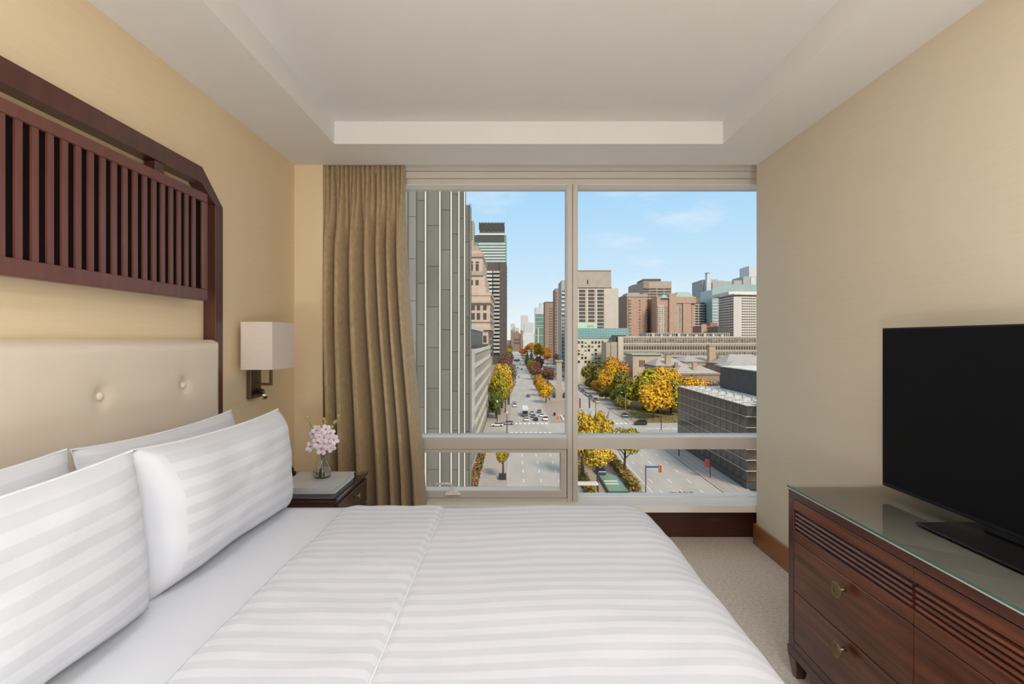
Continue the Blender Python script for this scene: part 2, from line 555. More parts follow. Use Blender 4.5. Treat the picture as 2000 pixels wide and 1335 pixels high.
# fill lamps added on the ceiling out of view to brighten the room
for (lx, ly, lab) in ((-.45, .55, 'added round fill lamp above the bed'), (.70, .55, 'added round fill lamp above the walkway'),
                      (-.45, -.75, 'added round fill lamp at the rear above the bed side'), (.70, -.75, 'added round fill lamp at the rear above the walkway')):
    L = empty('added_ceiling_fill', (lx, ly, ZT), lab, 'fill lamp', 'added overhead fill lamps')
    MB().lathe((lx, ly, 0), [(.25, ZT), (.26, ZT - .03), (.245, ZT - .04), (.235, ZT - .035)], 32).build('rim', W['frame_white'], L, smooth=True)
    MB().lathe((lx, ly, 0), [(.232, ZT - .03), (.232, ZT - .045)], 32).build('diffuser', W['fill_glow'], L)
    ld = bpy.data.lights.new('added_ceiling_fill_light', 'AREA')
    ld.shape = 'DISK'
    ld.size = .46
    ld.energy = CEILING_FILL_W
    ld.color = (0.80, 0.90, 1.0)
    lo = bpy.data.objects.new('added_ceiling_fill_light', ld)
    col.objects.link(lo)
    lo.parent = L
    lo.location = (0, 0, -.055)

for (lx, ly, lab) in ((-.85, -1.45, 'added low fill lamp behind the viewer on the bed side'), (.95, -1.45, 'added low fill lamp behind the viewer on the dresser side')):
    L = empty('added_floor_fill', (lx, ly, 0), lab, 'floor lamp', 'added low fill lamps')  # unseen lamp added behind the camera to fill the room with light
    MB().lathe((lx, ly, 0), [(.16, 0), (.16, .015), (.03, .03)], 28).build('base', W['bronze'], L, smooth=True)
    MB().tube([(lx, ly, .03), (lx, ly, .42)], .012).build('pole', W['bronze'], L, smooth=True)
    MB().lathe((lx, ly, 0), [(.03, .41), (.06, .44), (.07, .46)], 24).build('cup', W['bronze'], L, smooth=True)
    MB().blob((lx, ly, .50), (.03, .03, .05), n=16, m=8).build('bulb', W['fill_glow'], L, smooth=True)
    ld = bpy.data.lights.new('added_floor_fill_light', 'POINT')
    ld.shadow_soft_size = .15
    ld.energy = FLOOR_FILL_W
    ld.color = (0.80, 0.90, 1.0)
    lo = bpy.data.objects.new('added_floor_fill_light', ld)
    col.objects.link(lo)
    lo.parent = L
    lo.location = (0, 0, .66)

# ================================================================== BED
bed = empty('bed', (-.40, 1.335, 0), 'king bed base and mattress under white sheets', 'bed')
bx('base', W['base_fabric'], bed, -1.35, .52, .42, 2.25, .06, .34, .02)
for (fx, fy) in ((-1.25, .52), (-1.25, 2.15), (.42, .52), (.42, 2.15)):
    MB().lathe((fx, fy, 0), [(.025, 0), (.035, .065)], 12).build('leg', W['mahogany'], bed)


def pad(x0, x1, y0, y1, z0, z1, r, wr=0.0):
    """mattress-like rounded slab"""
    mb = MB()

    def fn(u, v):
        x = x0 + (x1 - x0) * u
        y = y0 + (y1 - y0) * v
        ex = min(u, 1 - u) * (x1 - x0)
        ey = min(v, 1 - v) * (y1 - y0)
        d = min(ex, ey)
        z = z1 - (r - math.sqrt(max(0, r * r - max(0, r - d) ** 2)) if d < r else 0)
        z += wr * noise.noise(Vector((x * 3.1, y * 2.3, .7))) * min(1, d / .15)
        return (x, y, z)
    n = 60
    mb.grid(n, n, fn)
    top = len(mb.v)
    ring = [i for i in range(n + 1)] + [(j * (n + 1) + n) for j in range(1, n + 1)] + [n * (n + 1) + i for i in range(n - 1, -1, -1)] + [j * (n + 1) for j in range(n - 1, 0, -1)]
    for k in ring:
        x, y, z = mb.v[k]
        mb.v.append((x, y, z0))
    m = len(ring)
    for k in range(m):
        j = (k + 1) % m
        mb.f.append((ring[k], top + k, top + j, ring[j]))
    mb.f.append(tuple(top + k for k in range(m)))
    return mb


pad(-1.35, .56, .39, 2.285, .34, .648, .05, .004).build('mattress', W['sheet'], bed, smooth=True)

# duvet: folded-back band, crease, crowned centre, rounded drop at the foot and both sides
DX0, DX1, DY0, DY1, DR = -.680, .440, .46, 2.150, .155
SEAM = -.285


def duvet_z(x, y):
    fold = .009 * (1 - sm(SEAM - .006, SEAM + .012, x)) * sm(DX0 - .01, DX0 + .05, x)
    crease = -.010 * math.exp(-((x - SEAM) / .009) ** 2)
    puff = .006 + .014 * sm(SEAM + .05, SEAM + .45, x)
    crown = .012 * math.sin(math.pi * min(1, max(0, (y - DY0) / (DY1 - DY0))))
    wr = .006 * noise.noise(Vector((x * 2.2, y * 4.0, 0))) + .0035 * noise.noise(Vector((x * 6, y * 11, 3)))
    if x < SEAM:
        wr += .004 * noise.noise(Vector((x * 13, y * 8, 7)))
    return .662 + fold + crease + puff + crown + wr


def duvet_pt(x, y):
    du = max(0, x - DX1)
    dv = (DY0 - y) if y < DY0 else max(0, y - DY1)
    sy = -1 if y < DY0 else 1
    bxx, byy = min(x, DX1), min(max(y, DY0), DY1)
    z = duvet_z(bxx, byy)
    d = math.hypot(du, dv)
    if d < 1e-6:
        return (bxx, byy, z)
    q = math.pi * DR / 2
    if d < q:
        out, dn = DR * math.sin(d / DR), DR * (1 - math.cos(d / DR))
    else:
        out, dn = DR + .06 * (d - q), DR + (d - q)
        out += .018 * math.sin((y + x) * 9) * min(1, (d - q) / .2)
    return (bxx + out * du / d, byy + sy * out * dv / d, max(.06, z - dn))


mb = MB()
xs0, xs1, ys0, ys1 = DX0, DX1 + .62, DY0 - .55, DY1 + .55
NU, NV = 190, 150
# finer steps around the crease
us = []
for i in range(NU + 1):
    us.append(xs0 + (xs1 - xs0) * i / NU)
us = sorted(us + [SEAM - .015, SEAM - .010, SEAM - .004, SEAM, SEAM + .004, SEAM + .010, SEAM + .015, DX0 + .006, DX0 + .012])
NU = len(us) - 1
mb.grid(NU, NV, lambda u, v: duvet_pt(us[round(u * NU)], ys0 + (ys1 - ys0) * v), lambda u, v: (us[round(u * NU)], ys0 + (ys1 - ys0) * v))
duv = mb.build('duvet', W['linen'], None, smooth=True)
tag(duv, 'white satin-striped duvet folded back over the bed, draping over its foot', 'duvet')
so = duv.modifiers.new('thickness', 'SOLIDIFY')
so.thickness = .022
so.offset = -1
mb = MB()
mb.tube([(SEAM + .002, y / 50, duvet_z(SEAM, y / 50) + .0005) for y in range(23, 108)], .0028, 6)
mb.build('seam', W['piping'], duv, smooth=True)


def pillow(label, c, w, h, t, lean, yaw, seed, boxy=4.0, rise=0.0, plain=0):
    nu, nv = 40, 24
    mb = MB()
    rot = Matrix.Rotation(R(yaw), 3, 'Z') @ Matrix.Rotation(R(-lean), 3, 'Y')

    def surf(side):
        def fn(u, v):
            a, b = 2 * u - 1, 2 * v - 1
            th = (t / 2) * max(0, 1 - abs(a) ** boxy) ** .5 * max(0, 1 - abs(b) ** 3.0) ** .55
            y = a * (w / 2) * (1 - .045 * (1 - b * b))
            z = b * (h / 2) * (1 - .085 * (1 - abs(a) ** 2.2)) + rise * a * h * .5 * (b + 1) * .5
            k = noise.noise(Vector((a * 2.1 + seed, b * 2.3, seed * 1.7))) * .014 + noise.noise(Vector((a * 6 + seed, b * 7, 2))) * .004
            x = side * th * (1 + k * 6) + k * .3
            p = rot @ Vector((x, y, z))
            return (c[0] + p.x, c[1] + p.y, c[2] + p.z)
        return fn
    uvf = lambda u, v: ((u - .5) * w, (v - .5) * h)
    mb.grid(nu, nv, surf(1), uvf)
    mb.grid(nu, nv, surf(-1), uvf, flip=True)
    o = mb.build('pillow', W['linen_pillow'], None, smooth=True, origin=(c[0], c[1], c[2] - h / 2))
    if plain:
        o.data.materials.append(W['sheet'])
        for k in range(nu * nv):
            if k % nu < plain:
                o.data.polygons[k].material_index = 1
    tag(o, label, 'pillow', 'white striped pillows on the bed')
    # flat corded edge round the pillow
    e = MB()
    pts = []
    for i in range(41):
        pts.append((i / 40, 1.0))
    f1 = surf(1)
    for side in ((0, 0, 0), ):
        ring = [(i / 30, 0) for i in range(30)] + [(1, i / 20) for i in range(20)] + [(1 - i / 30, 1) for i in range(30)] + [(0, 1 - i / 20) for i in range(21)]
        e.tube([f1(a, b) for (a, b) in ring], .004, 6)
    e.build('edge_seam', W['piping'], o, smooth=True)
    return o


pillow('back pillow against the headboard, far one by the wall lamp', (-1.185, 1.895, .842), .83, .41, .17, 9, 0, 1.3)
pillow('back pillow against the headboard, near one behind the large front pillow', (-1.185, 1.02, .842), .88, .42, .17, 9, 0, 5.1)
pillow('front pillow with a plump white end, standing beside the nightstand', (-.995, 1.858, .846), .855, .415, .20, 5, -1, 3.7, boxy=7, plain=3)
pillow('large front pillow overlapping the plain end of the other front pillow', (-.975, .945, .850), .91, .42, .19, 6, 0, 8.2)

# headboard: cream upholstery with a row of buttons
HB0, HB1, HX = .16, 2.51, -1.362
hb = empty('headboard', (XL, 1.335, 0), 'cream upholstered headboard with round tufted buttons', 'headboard')
BUT = [(y, z) for z in (1.159, .86) for y in (.435, .885, 1.335, 1.785, 2.235)]


def hb_pt(u, v):
    y = HB0 + (HB1 - HB0) * u
    z = .30 + (1.348 - .30) * v
    d = min(y - HB0, HB1 - y, 1.348 - z)
    r = .045
    x = HX - (r - math.sqrt(max(0, r * r - max(0, r - d) ** 2)) if d < r else 0)
    for (by, bz) in BUT:
        q = math.hypot(y - by, z - bz)
        x -= .016 * math.exp(-(q / .030) ** 2) + .004 * math.exp(-(q / .09) ** 2)
    x += .0015 * noise.noise(Vector((y * 4, z * 4, 0)))
    return (x, y, z)


mb = MB()
mb.grid(200, 90, hb_pt)
pb = mb.build('upholstered_pad', W['leather'], hb, smooth=True)
bx('back_board', W['leather'], hb, XL, HX - .042, HB0 + .002, HB1 - .002, .05, 1.346, .006)
for (by, bz) in BUT:
    MB().blob((HX - .014, by, bz), (.010, .015, .015), n=16, m=8).build('button', W['leather'], hb, smooth=True)

# wooden lattice panel above the headboard, inside a chamfered frame
lp = empty('lattice_panel', (XL, 1.335, 1.50), 'dark wooden slatted wall panel hanging above the headboard', 'wall panel')
PXF, PY0, PY1, PZ0, PZ1 = -1.372, .265, 2.408, 1.522, 1.998
bx('back_board', W['panel_back'], lp, PXF - .036, PXF - .011, PY0 + .01, PY1 - .01, PZ0 + .01, PZ1 - .01)
bx('top_rail', W['mahogany_slat'], lp, PXF - .036, PXF, PY0, PY1, PZ1 - .040, PZ1, .003)
bx('bottom_rail', W['mahogany_slat'], lp, PXF - .036, PXF, PY0, PY1, PZ0, PZ0 + .050, .003)
bx('side_stile', W['mahogany_slat'], lp, PXF - .036, PXF, PY1 - .036, PY1, PZ0 + .05, PZ1 - .04, .003)
bx('side_stile', W['mahogany_slat'], lp, PXF - .036, PXF, PY0, PY0 + .036, PZ0 + .05, PZ1 - .04, .003)
sl = MB().box(-.004, .004, -.0112, .0112, -.193, .193).mesh('slat', W['mahogany_slat'])
for k in range(40):
    y = 2.313 - .0512 * k
    if y < PY0 + .045:
        break
    place(sl, 'slat', lp, (PXF - .0075, y, (PZ0 + PZ1) / 2 + .005))
wf = empty('wall_frame', (XL, 1.335, 0), 'dark wooden frame with cut corners around headboard and slatted panel', 'frame')
FXF = -1.392
bx('post', W['mahogany'], wf, XL, FXF, 2.508, 2.572, .05, 1.975, .002)
bx('post', W['mahogany'], wf, XL, FXF, .098, .162, .05, 1.975, .002)
MB().prism([(.27, 2.118), (2.400, 2.118), (2.572, 1.975), (2.508, 1.975), (2.392, 2.048), (.278, 2.048), (.162, 1.975), (.098, 1.975)], 'x', XL, FXF).build('top_rail', W['mahogany'], wf)
for y in (2.12, 1.335, .55):
    bx('hanger_block', W['mahogany'], wf, XL + .01, FXF - .004, y - .028, y + .028, PZ1, 2.048, .002)

# ================================================================== NIGHTSTAND AND WHAT STANDS ON IT
ns = empty('nightstand', (-1.15, 2.89, 0), 'dark wooden nightstand with glass top between bed and curtain', 'nightstand')
NX0, NX1, NY0, NY1, NZ = XL + .01, -.862, 2.612, 3.172, .575
bx('body', W['sapele_dark'], ns, NX0, NX1 - .016, NY0 + .01, NY1 - .01, .09, NZ - .022, .003)
bx('top_board', W['sapele_dark'], ns, NX0, NX1, NY0, NY1, NZ - .022, NZ - .006, .002)
gt = bx('glass_top', W['top_glass'], ns, NX0, NX1 + .002, NY0 - .002, NY1 + .002, NZ - .0055, NZ)
bx('glass_edge', W['chrome'], gt, NX1 + .0022, NX1 + .0030, NY0, NY1, NZ - .005, NZ - .001)
for (z0, z1) in ((.405, .540), (.245, .395), (.100, .235)):
    dr = bx('drawer', W['sapele_dark'], ns, NX1 - .016, NX1 + .001, NY0 + .025, NY1 - .025, z0, z1, .003)
    kz = (z0 + z1) / 2 + .035
    kn = MB().lathe((0, 2.89, kz), [(.005, NX1), (.005, NX1 + .028)], 10, 'x').build('knob_stem', W['bronze'], dr, smooth=True)
    MB().lathe((0, 2.89, kz), [(.019, NX1 + .028), (.021, NX1 + .031), (.019, NX1 + .036)], 18, 'x').build('knob', W['bronze'], dr)
for (x, y) in ((NX0 + .03, NY0 + .04), (NX1 - .05, NY0 + .04), (NX0 + .03, NY1 - .04), (NX1 - .05, NY1 - .04)):
    bx('foot', W['sapele_dark'], ns, x - .02, x + .02, y - .02, y + .02, 0, .09, .002)

bk = empty('book', (-1.03, 2.86, NZ), 'large pale grey hardcover book lying on the nightstand', 'book')
BX0, BX1, BY0, BY1 = -1.20, -.897, 2.692, 3.03
bx('pages', W['paper'], bk, BX0 + .004, BX1 - .004, BY0 + .004, BY1 - .004, NZ + .003, NZ + .027)
bx('cover', W['marble'], bk, BX0, BX1, BY0, BY1, NZ + .027, NZ + .031, .001)
bx('cover', W['marble'], bk, BX0, BX1, BY0, BY1, NZ, NZ + .003, .001)
bx('spine', W['marble'], bk, BX0, BX1, BY0 - .002, BY0 + .002, NZ, NZ + .031, .001)

ck = empty('alarm_clock', (-1.255, 2.985, NZ), 'small black bedside device half hidden behind the front pillow', 'clock')
bx('body', W['black_plastic'], ck, -1.29, -1.222, 2.95, 3.02, NZ, NZ + .040, .008)
MB().lathe((-1.255, 2.985, 0), [(.030, NZ + .040), (.030, NZ + .058), (.024, NZ + .064)], 20).build('dial', W['black_plastic'], ck, smooth=True)
bx('display', W['chrome'], ck, -1.28, -1.23, 2.9475, 2.9505, NZ + .012, NZ + .03)

VX, VY, VZ = -1.035, 2.90, NZ + .031
vs = empty('glass_vase', (VX, VY, VZ), 'clear teardrop glass vase standing on the grey book', 'vase')
prof = [(.030, 0), (.043, .010), (.047, .028), (.044, .046), (.035, .070), (.025, .095), (.018, .118), (.017, .132), (.020, .142)]
inn = [(r - .0025, h + (.004 if i == 0 else 0)) for i, (r, h) in enumerate(prof)]
MB().lathe((VX, VY, VZ), prof + list(reversed(inn)), 28).build('bowl', W['vase_glass'], vs, smooth=True)
MB().lathe((VX, VY, VZ + .002), [(.027, .003), (.0400, .012), (.0440, .028), (.0410, .046)], 28).build('water', real_glass('vase_water', (0.96, 0.98, 0.93), ior=1.33), vs, smooth=True)


def blossom(parent, c, face, s):
    f = Vector(face).normalized()
    q = f.to_track_quat('Z', 'Y').to_matrix()
    for k in range(5):
        a = 2 * math.pi * k / 5 + .3 + s * 200
        d = q @ Vector((math.cos(a), math.sin(a), .25))
        lx = d.normalized()
        ly = f.cross(lx).normalized()
        lz = lx.cross(ly)
        rot = Matrix((lx, ly, lz)).transposed()
        p = Vector(c) + d * s * .60
        MB().blob(p, (s * .56, s * .46, s * .10), rot, 10, 6).build('petal', W['petal'], parent, smooth=True)
    MB().blob(Vector(c) + f * s * .2, (s * .15, s * .15, s * .26), q, 8, 5).build('lip', W['lip'], parent, smooth=True)


STEMS = [
    ('pale pink orchid stem leaning toward the bed', [(.006, .004), (-.006, .0), (-.030, -.01), (-.055, -.01), (-.075, -.01)], [.012, .13, .20, .275, .325],
     [((-.052, -.025, .170), (-.4, -.8, .3), .030), ((-.040, -.02, .238), (-.5, -.8, .1), .027), ((-.010, -.035, .195), (-.1, -1, .1), .031), ((-.018, -.03, .258), (-.2, -.9, .2), .028)], [(-.050, -.01, .272), (-.060, -.01, .300), (-.076, -.01, .327)]),
    ('pale pink orchid stem rising straight up in the middle', [(-.004, -.006), (.004, 0), (.006, -.005), (.010, -.005), (.012, -.005)], [.012, .13, .20, .27, .312],
     [((.010, -.035, .160), (0, -1, -.1), .031), ((.022, -.035, .220), (.2, -1, .2), .031), ((.030, -.03, .262), (.2, -.9, .3), .027), ((.002, -.04, .226), (0, -1, .2), .026)], [(.010, -.005, .285), (.018, -.005, .300), (.012, -.005, .315)]),
    ('pale pink orchid stem leaning toward the curtain', [(-.012, .006), (.008, 0), (.030, -.005), (.058, -.005), (.088, -.005)], [.012, .13, .20, .275, .330],
     [((.045, -.025, .190), (.4, -.9, 0), .031), ((.068, -.02, .205), (.6, -.7, .1), .028), ((.052, -.02, .168), (.5, -.8, -.2), .028), ((.050, -.02, .240), (.4, -.8, .3), .026)], [(.056, -.005, .273), (.066, -.005, .296), (.074, -.005, .302), (.090, -.005, .332)]),
]
for (lab, xy, zz, bl, buds) in STEMS:
    o = empty('orchid_stem', (VX, VY, VZ + .012), lab, 'flower', 'orchid stems in the glass vase')
    MB().tube([(VX + a, VY + b, VZ + z) for ((a, b), z) in zip(xy, zz)], [.0032, .0028, .0022, .0018, .0012], 8).build('stem', W['stem_green'], o, smooth=True)
    for (c, f, s) in bl:
        bo = MB().blob((VX + c[0], VY + c[1] + .004, VZ + c[2]), (.005, .005, .005)).build('blossom', W['lip'], o, smooth=True)
        blossom(bo, (VX + c[0], VY + c[1], VZ + c[2]), f, s)
    for c in buds:
        MB().blob((VX + c[0], VY + c[1], VZ + c[2]), (.007, .007, .010)).build('bud', W['bud'], o, smooth=True)

# ================================================================== WALL LAMP
sc = empty('wall_lamp', (XL, 2.93, 1.10), 'bronze wall lamp with square cream fabric shade above the nightstand', 'lamp')
SX0, SX1, SY0, SY1, SZ0, SZ1 = -1.414, -1.250, 2.780, 3.052, 1.192, 1.441
mb = MB()
t_ = .003
mb.box(SX0, SX0 + t_, SY0, SY1, SZ0, SZ1).box(SX1 - t_, SX1, SY0, SY1, SZ0, SZ1).box(SX0 + t_, SX1 - t_, SY0, SY0 + t_, SZ0, SZ1).box(SX0 + t_, SX1 - t_, SY1 - t_, SY1, SZ0, SZ1)
shd = mb.build('shade', W['shade'], sc)
bx('shade_diffuser', W['shade'], shd, SX0 + t_, SX1 - t_, SY0 + t_, SY1 - t_, SZ0 + .006, SZ0 + .009)
bx('back_plate', W['bronze'], sc, XL, -1.425, 2.912, 3.030, 1.026, 1.180, .002)
mb = MB()
mb.box(-1.426, -1.336, 2.962, 2.976, 1.096, 1.110).box(-1.350, -1.336, 2.962, 2.976, 1.110, SZ0 + .03)
mb.build('arm', W['bronze'], sc, bevel=.001)
rd = MB().tube([(-1.426, 2.985, 1.062), (-1.395, 2.975, 1.062), (-1.380, 2.955, 1.052)], [.016, .016, .013], 14).build('reading_spot', W['bronze'], sc, smooth=True)
MB().tube([(-1.382, 2.958, 1.053), (-1.362, 2.935, 1.036)], [.014, .016], 14).build('spot_head', W['chrome'], rd, smooth=True)
MB().box(-1.425, -1.423, 2.925, 2.945, 1.045, 1.070).build('switch', W['black_plastic'], sc)

# ================================================================== CURTAIN
CT, CB = 2.560, .015
CWT0, CWT1, CWB0, CWB1 = -1.272, -.742, -1.235, -.588
PH = [random.uniform(-.5, .5) for _ in range(40)]


def cur_pt(u, v):
    z = CT + (CB - CT) * v
    g = sm(0.02, .60, v) * .5 + .5 * sm(.30, 1.0, v)
    fl = sm(.05, 1, v) ** 1.15
    a = CWT0 + (CWB0 - CWT0) * fl
    b = CWT1 + (CWB1 - CWT1) * fl
    uu = u + .010 * math.sin(u * 9 + v * 1.2)
    x = a + (b - a) * uu
    top = -abs(math.sin(u * math.pi * 17)) * .035 - abs(math.sin(u * math.pi * 6 + .4)) * .018
    ph = u * math.pi * 6.6 + .8 * math.sin(u * 8 + .5) + .10 * v * math.sin(u * 5)
    low = -(.098 + .060 * sm(.12, .5, v)) * (.5 - .5 * math.cos(2 * ph)) ** (1.25 - .35 * math.sin(u * 6.3)) + .006 * math.sin(u * 60)
    k = sm(.035, .26, v)
    y = 3.648 + top * (1 - k) + low * k
    x += .004 * math.sin(v * 3 + u * 9) - .010 * k * math.sin(2 * ph) + .010 * k * math.cos(2 * ph)
    y = max(3.551 if v < .08 else 3.49, min(3.650, y))
    return (x, y, z)


mb = MB()
mb.grid(420, 70, cur_pt)
cu = mb.build('curtain', W['curtain'], None, smooth=True)
so = cu.modifiers.new('thickness', 'SOLIDIFY')
so.thickness = .003
tag(cu, 'pleated gold-brown curtain gathered at the side of the window', 'curtain')
bx('heading_tape', W['curtain'], cu, CWT0 + .01, CWT1 - .01, 3.625, 3.630, 2.47, 2.555)

# ================================================================== DRESSER AND TELEVISION
DF, DB, DYF, DYN, DZ = 1.1136, XR - .012, 2.182, .182, .752
ds = empty('dresser', (1.35, 1.18, 0), 'long dark wooden dresser with glass top and brass knobs', 'dresser')
sp, sd = W['sapele'], W['sapele_dark']
bx('carcass', sd, ds, DF + .022, DB, DYN + .01, DYF - .01, .11, DZ - .036)
bx('top_rail', sd, ds, DF, DB, DYN, DYF, DZ - .036, DZ - .006, .002)
bx('pale_edge', W['edge_light'], ds, DF - .001, DB, DYN, DYF + .001, DZ - .006, DZ - .0005)
bx('top_surface', W['taupe_top'], ds, DF + .004, DB, DYN, DYF - .004, DZ - .0005, DZ)
gl = bx('glass_top', W['top_glass'], ds, DF - .003, DB, DYN - .003, DYF + .003, DZ, DZ + .007)
bx('glass_edge', W['glass_edge'], gl, DF - .0042, DF - .0031, DYN, DYF + .003, DZ, DZ + .007)
bx('corner_stile', sd, ds, DF, DF + .022, DYF - .040, DYF, .11, DZ - .036, .002)
bx('corner_stile', sd, ds, DF, DF + .022, DYN, DYN + .040, .11, DZ - .036, .002)
bx('end_panel', sp, ds, DF + .022, DB - .02, DYF - .010, DYF - .004, .12, DZ - .05)
bx('base_rail', sd, ds, DF - .004, DB, DYN - .003, DYF + .003, .085, .118, .003)
bx('plinth', sd, ds, DF + .02, DB - .02, DYN + .12, DYF - .12, .03, .085, .002)
for y in (DYF - .03, DYN + .03):
    for x in (DF + .026, DB - .03):
        MB().hexa([(x - .018, y - .018, 0), (x + .018, y - .018, 0), (x + .018, y + .018, 0), (x - .018, y + .018, 0),
                   (x - .03, y - .032, .085), (x + .03, y - .032, .085), (x + .03, y + .032, .085), (x - .03, y + .032, .085)]).build('foot', sd, ds, bevel=.004)
ncol = 3
cw = (DYF - DYN - .08) / ncol
bossmesh = None
for k in range(ncol):
    y1 = DYF - .040 - k * cw - .0015
    y0 = y1 - cw + .003
    vp = bx('vent_panel', sd, ds, DF + .014, DF + .022, y0, y1, .552, DZ - .038)
    bx('panel_rail', sp, vp, DF + .001, DF + .020, y0, y1, .674, DZ - .039, .002)
    bx('panel_rail', sp, vp, DF + .001, DF + .020, y0, y1, .552, .592, .002)
    for q in range(4):
        zc = .6045 + q * .0175
        MB().prism([(DF + .015, zc - .0065), (DF + .004, zc - .005), (DF + .0015, zc), (DF + .004, zc + .005), (DF + .015, zc + .0065)], 'y', y0 + .006, y1 - .006).build('louvre_bar', sp, vp)
    for (z0, z1) in ((.352, .549), (.152, .348)):
        dr = bx('drawer', sp, ds, DF + .001, DF + .022, y0, y1, z0, z1, .0025)
        yc = (y0 + y1) / 2 - .012
        kz = z1 - .042
        MB().lathe((0, yc, kz), [(.009, DF + .001), (.005, DF - .008), (.006, DF - .026)], 14, 'x').build('knob_stem', W['bronze'], dr, smooth=True)
        kb = MB().lathe((0, yc, kz), [(.023, DF - .026), (.0262, DF - .028), (.0262, DF - .031), (.024, DF - .033), (.0225, DF - .032), (.0, DF - .032)], 30, 'x', cap=False)
        # embossed relief on the knob's face
        for j in range(9):
            a = j * 2 * math.pi / 9
            kb.blob((DF - .032, yc + .0145 * math.cos(a), kz + .0145 * math.sin(a)), (.0016, .0035, .0035), n=6, m=4)
        kb.blob((DF - .032, yc, kz), (.002, .007, .007), n=8, m=4)
        kb.build('knob', W['brass'], dr)
bx('drawer_bottom_rail', sd, ds, DF, DF + .022, DYN + .04, DYF - .04, .118, .150, .002)

tv = empty('television', (1.41, 1.52, DZ + .007), 'black flat-screen television on the dresser', 'television')
TX, TY0_, TY1_, TZ0_, TZ1_ = 1.40, .975, 2.047, .795, 1.392
bx('housing', W['tv_black'], tv, TX + .0015, TX + .028, TY0_, TY1_, TZ0_, TZ1_, .003)
bx('screen', W['tv_screen'], tv, TX, TX + .003, TY0_ + .006, TY1_ - .006, TZ0_ + .014, TZ1_ - .006)
bx('back_bulge', W['tv_black'], tv, TX + .028, TX + .065, TY0_ + .2, TY1_ - .2, TZ0_ + .05, TZ1_ - .2, .01)
bx('stand_plate', W['tv_stand'], tv, 1.284, 1.530, 1.31, 1.722, DZ + .007, DZ + .013, .002)
bx('stand_neck', W['tv_stand'], tv, 1.432, 1.462, 1.40, 1.64, DZ + .013, TZ0_ + .12, .004)

# ================================================================== THE CITY OUTSIDE (real scale, 32 m below the eye)
G = HC - 32.0


def X(px, d):                    # sideways position of a pixel column at a distance d
    return (px - 1004.0) / F * d


def Hh(py, d):                   # height of a pixel row at a distance d
    return HC - (py - 663.0) / F * d


C = {}
C['asphalt'] = mat('asphalt', (0.50, 0.45, 0.395), 0.60, spec=.35, c2=(0.39, 0.35, 0.31), scale=.12, stretch=(1.6, .35, 1))
C['paint'] = mat('road_paint', (0.78, 0.77, 0.74), 0.7, var=.05, scale=2)
C['sidewalk'] = mat('sidewalk', (0.44, 0.37, 0.32), 0.75, c2=(0.36, 0.30, 0.26), scale=.6)
C['paving'] = mat('median_paving', (0.40, 0.31, 0.25), 0.8, c2=(0.31, 0.24, 0.20), scale=.8)
C['kerb'] = mat('kerb_stone', (0.50, 0.46, 0.42), 0.8, var=.05)
C['earth'] = mat('city_ground', (0.27, 0.24, 0.20), 0.9, c2=(0.20, 0.18, 0.16), scale=.05)
C['lawn'] = mat('park_lawn', (0.15, 0.15, 0.05), 0.95, c2=(0.24, 0.16, 0.06), scale=.25)
C['fin'] = mat('fin_metal', (0.74, 0.71, 0.64), 0.6, var=.03)
C['clad'] = [mat('cladding_grey', v, .75, spec=.25, c2=tuple(q * .82 for q in v), scale=.35, stretch=(1, 1, .3)) for v in ((.190, .187, .168), (.200, .196, .176), (.178, .175, .157), (.25, .248, .232))]
C['joint'] = mat('cladding_joint', (.10, .10, .095), .7)
C['concrete'] = mat('concrete', (.44, .40, .36), .8, c2=(.37, .34, .30), scale=.4)
C['concrete_light'] = mat('concrete_light', (.66, .59, .52), .8, var=.05, scale=.4)
C['stone'] = mat('limestone', (.56, .43, .34), .8, c2=(.48, .36, .28), scale=.3)
C['stone_dark'] = mat('limestone_cornice', (.40, .30, .235), .8, var=.08, scale=.4)
C['glass'] = mat('dark_glazing', (.045, .045, .048), .12, spec=.8, var=.3, scale=.3)
C['glass_brown'] = mat('brown_glazing', (.085, .068, .058), .25, var=.25, scale=.3)
C['glass_grey'] = mat('grey_glazing', (.15, .145, .125), .45, c2=(.09, .088, .075), scale=.5)
C['glass_blind'] = mat('blind_glazing', (.30, .26, .22), .5, c2=(.06, .05, .045), scale=.45, detail=1)
C['teal'] = mat('teal_glazing', (.20, .38, .40), .2, c2=(.15, .31, .33), scale=.15)
C['teal_bar'] = mat('teal_bars', (.42, .56, .56), .4)
C['mint'] = mat('mint_panel', (.48, .63, .48), .7, var=.03)
C['tan_sign'] = mat('tan_lettering', (.50, .40, .24), .7)
C['green_glass'] = mat('green_glazing', (.20, .30, .255), .2, c2=(.13, .22, .19), scale=.12)
C['dark_brown'] = mat('dark_brown_tower', (.10, .078, .068), .5, c2=(.075, .058, .052), scale=.15)
C['white_band'] = mat('pale_balcony', (.42, .385, .36), .7, var=.06)
C['pale_band'] = mat('white_balcony', (.55, .55, .52), .7, var=.06)
C['black_steel'] = mat('black_steel', (.06, .055, .05), .5, var=.2, scale=.3)
C['brick_brown'] = mat('brick_brown', (.36, .25, .18), .85, c2=(.29, .20, .145), scale=.3)
C['brick_pink'] = mat('brick_pink', (.50, .325, .245), .85, c2=(.43, .275, .205), scale=.3)
C['brick_red'] = mat('brick_red', (.38, .19, .125), .85, c2=(.30, .15, .10), scale=.4)
C['beige'] = mat('beige_precast', (.44, .365, .295), .8, c2=(.38, .315, .255), scale=.2)
C['beige_pale'] = mat('pale_precast', (.58, .50, .43), .8, c2=(.52, .45, .385), scale=.2)
C['cream'] = mat('cream_block', (.58, .55, .43), .8, var=.05, scale=.3)
C['white_hotel'] = mat('white_hotel_concrete', (.66, .60, .545), .8, var=.04, scale=.2)
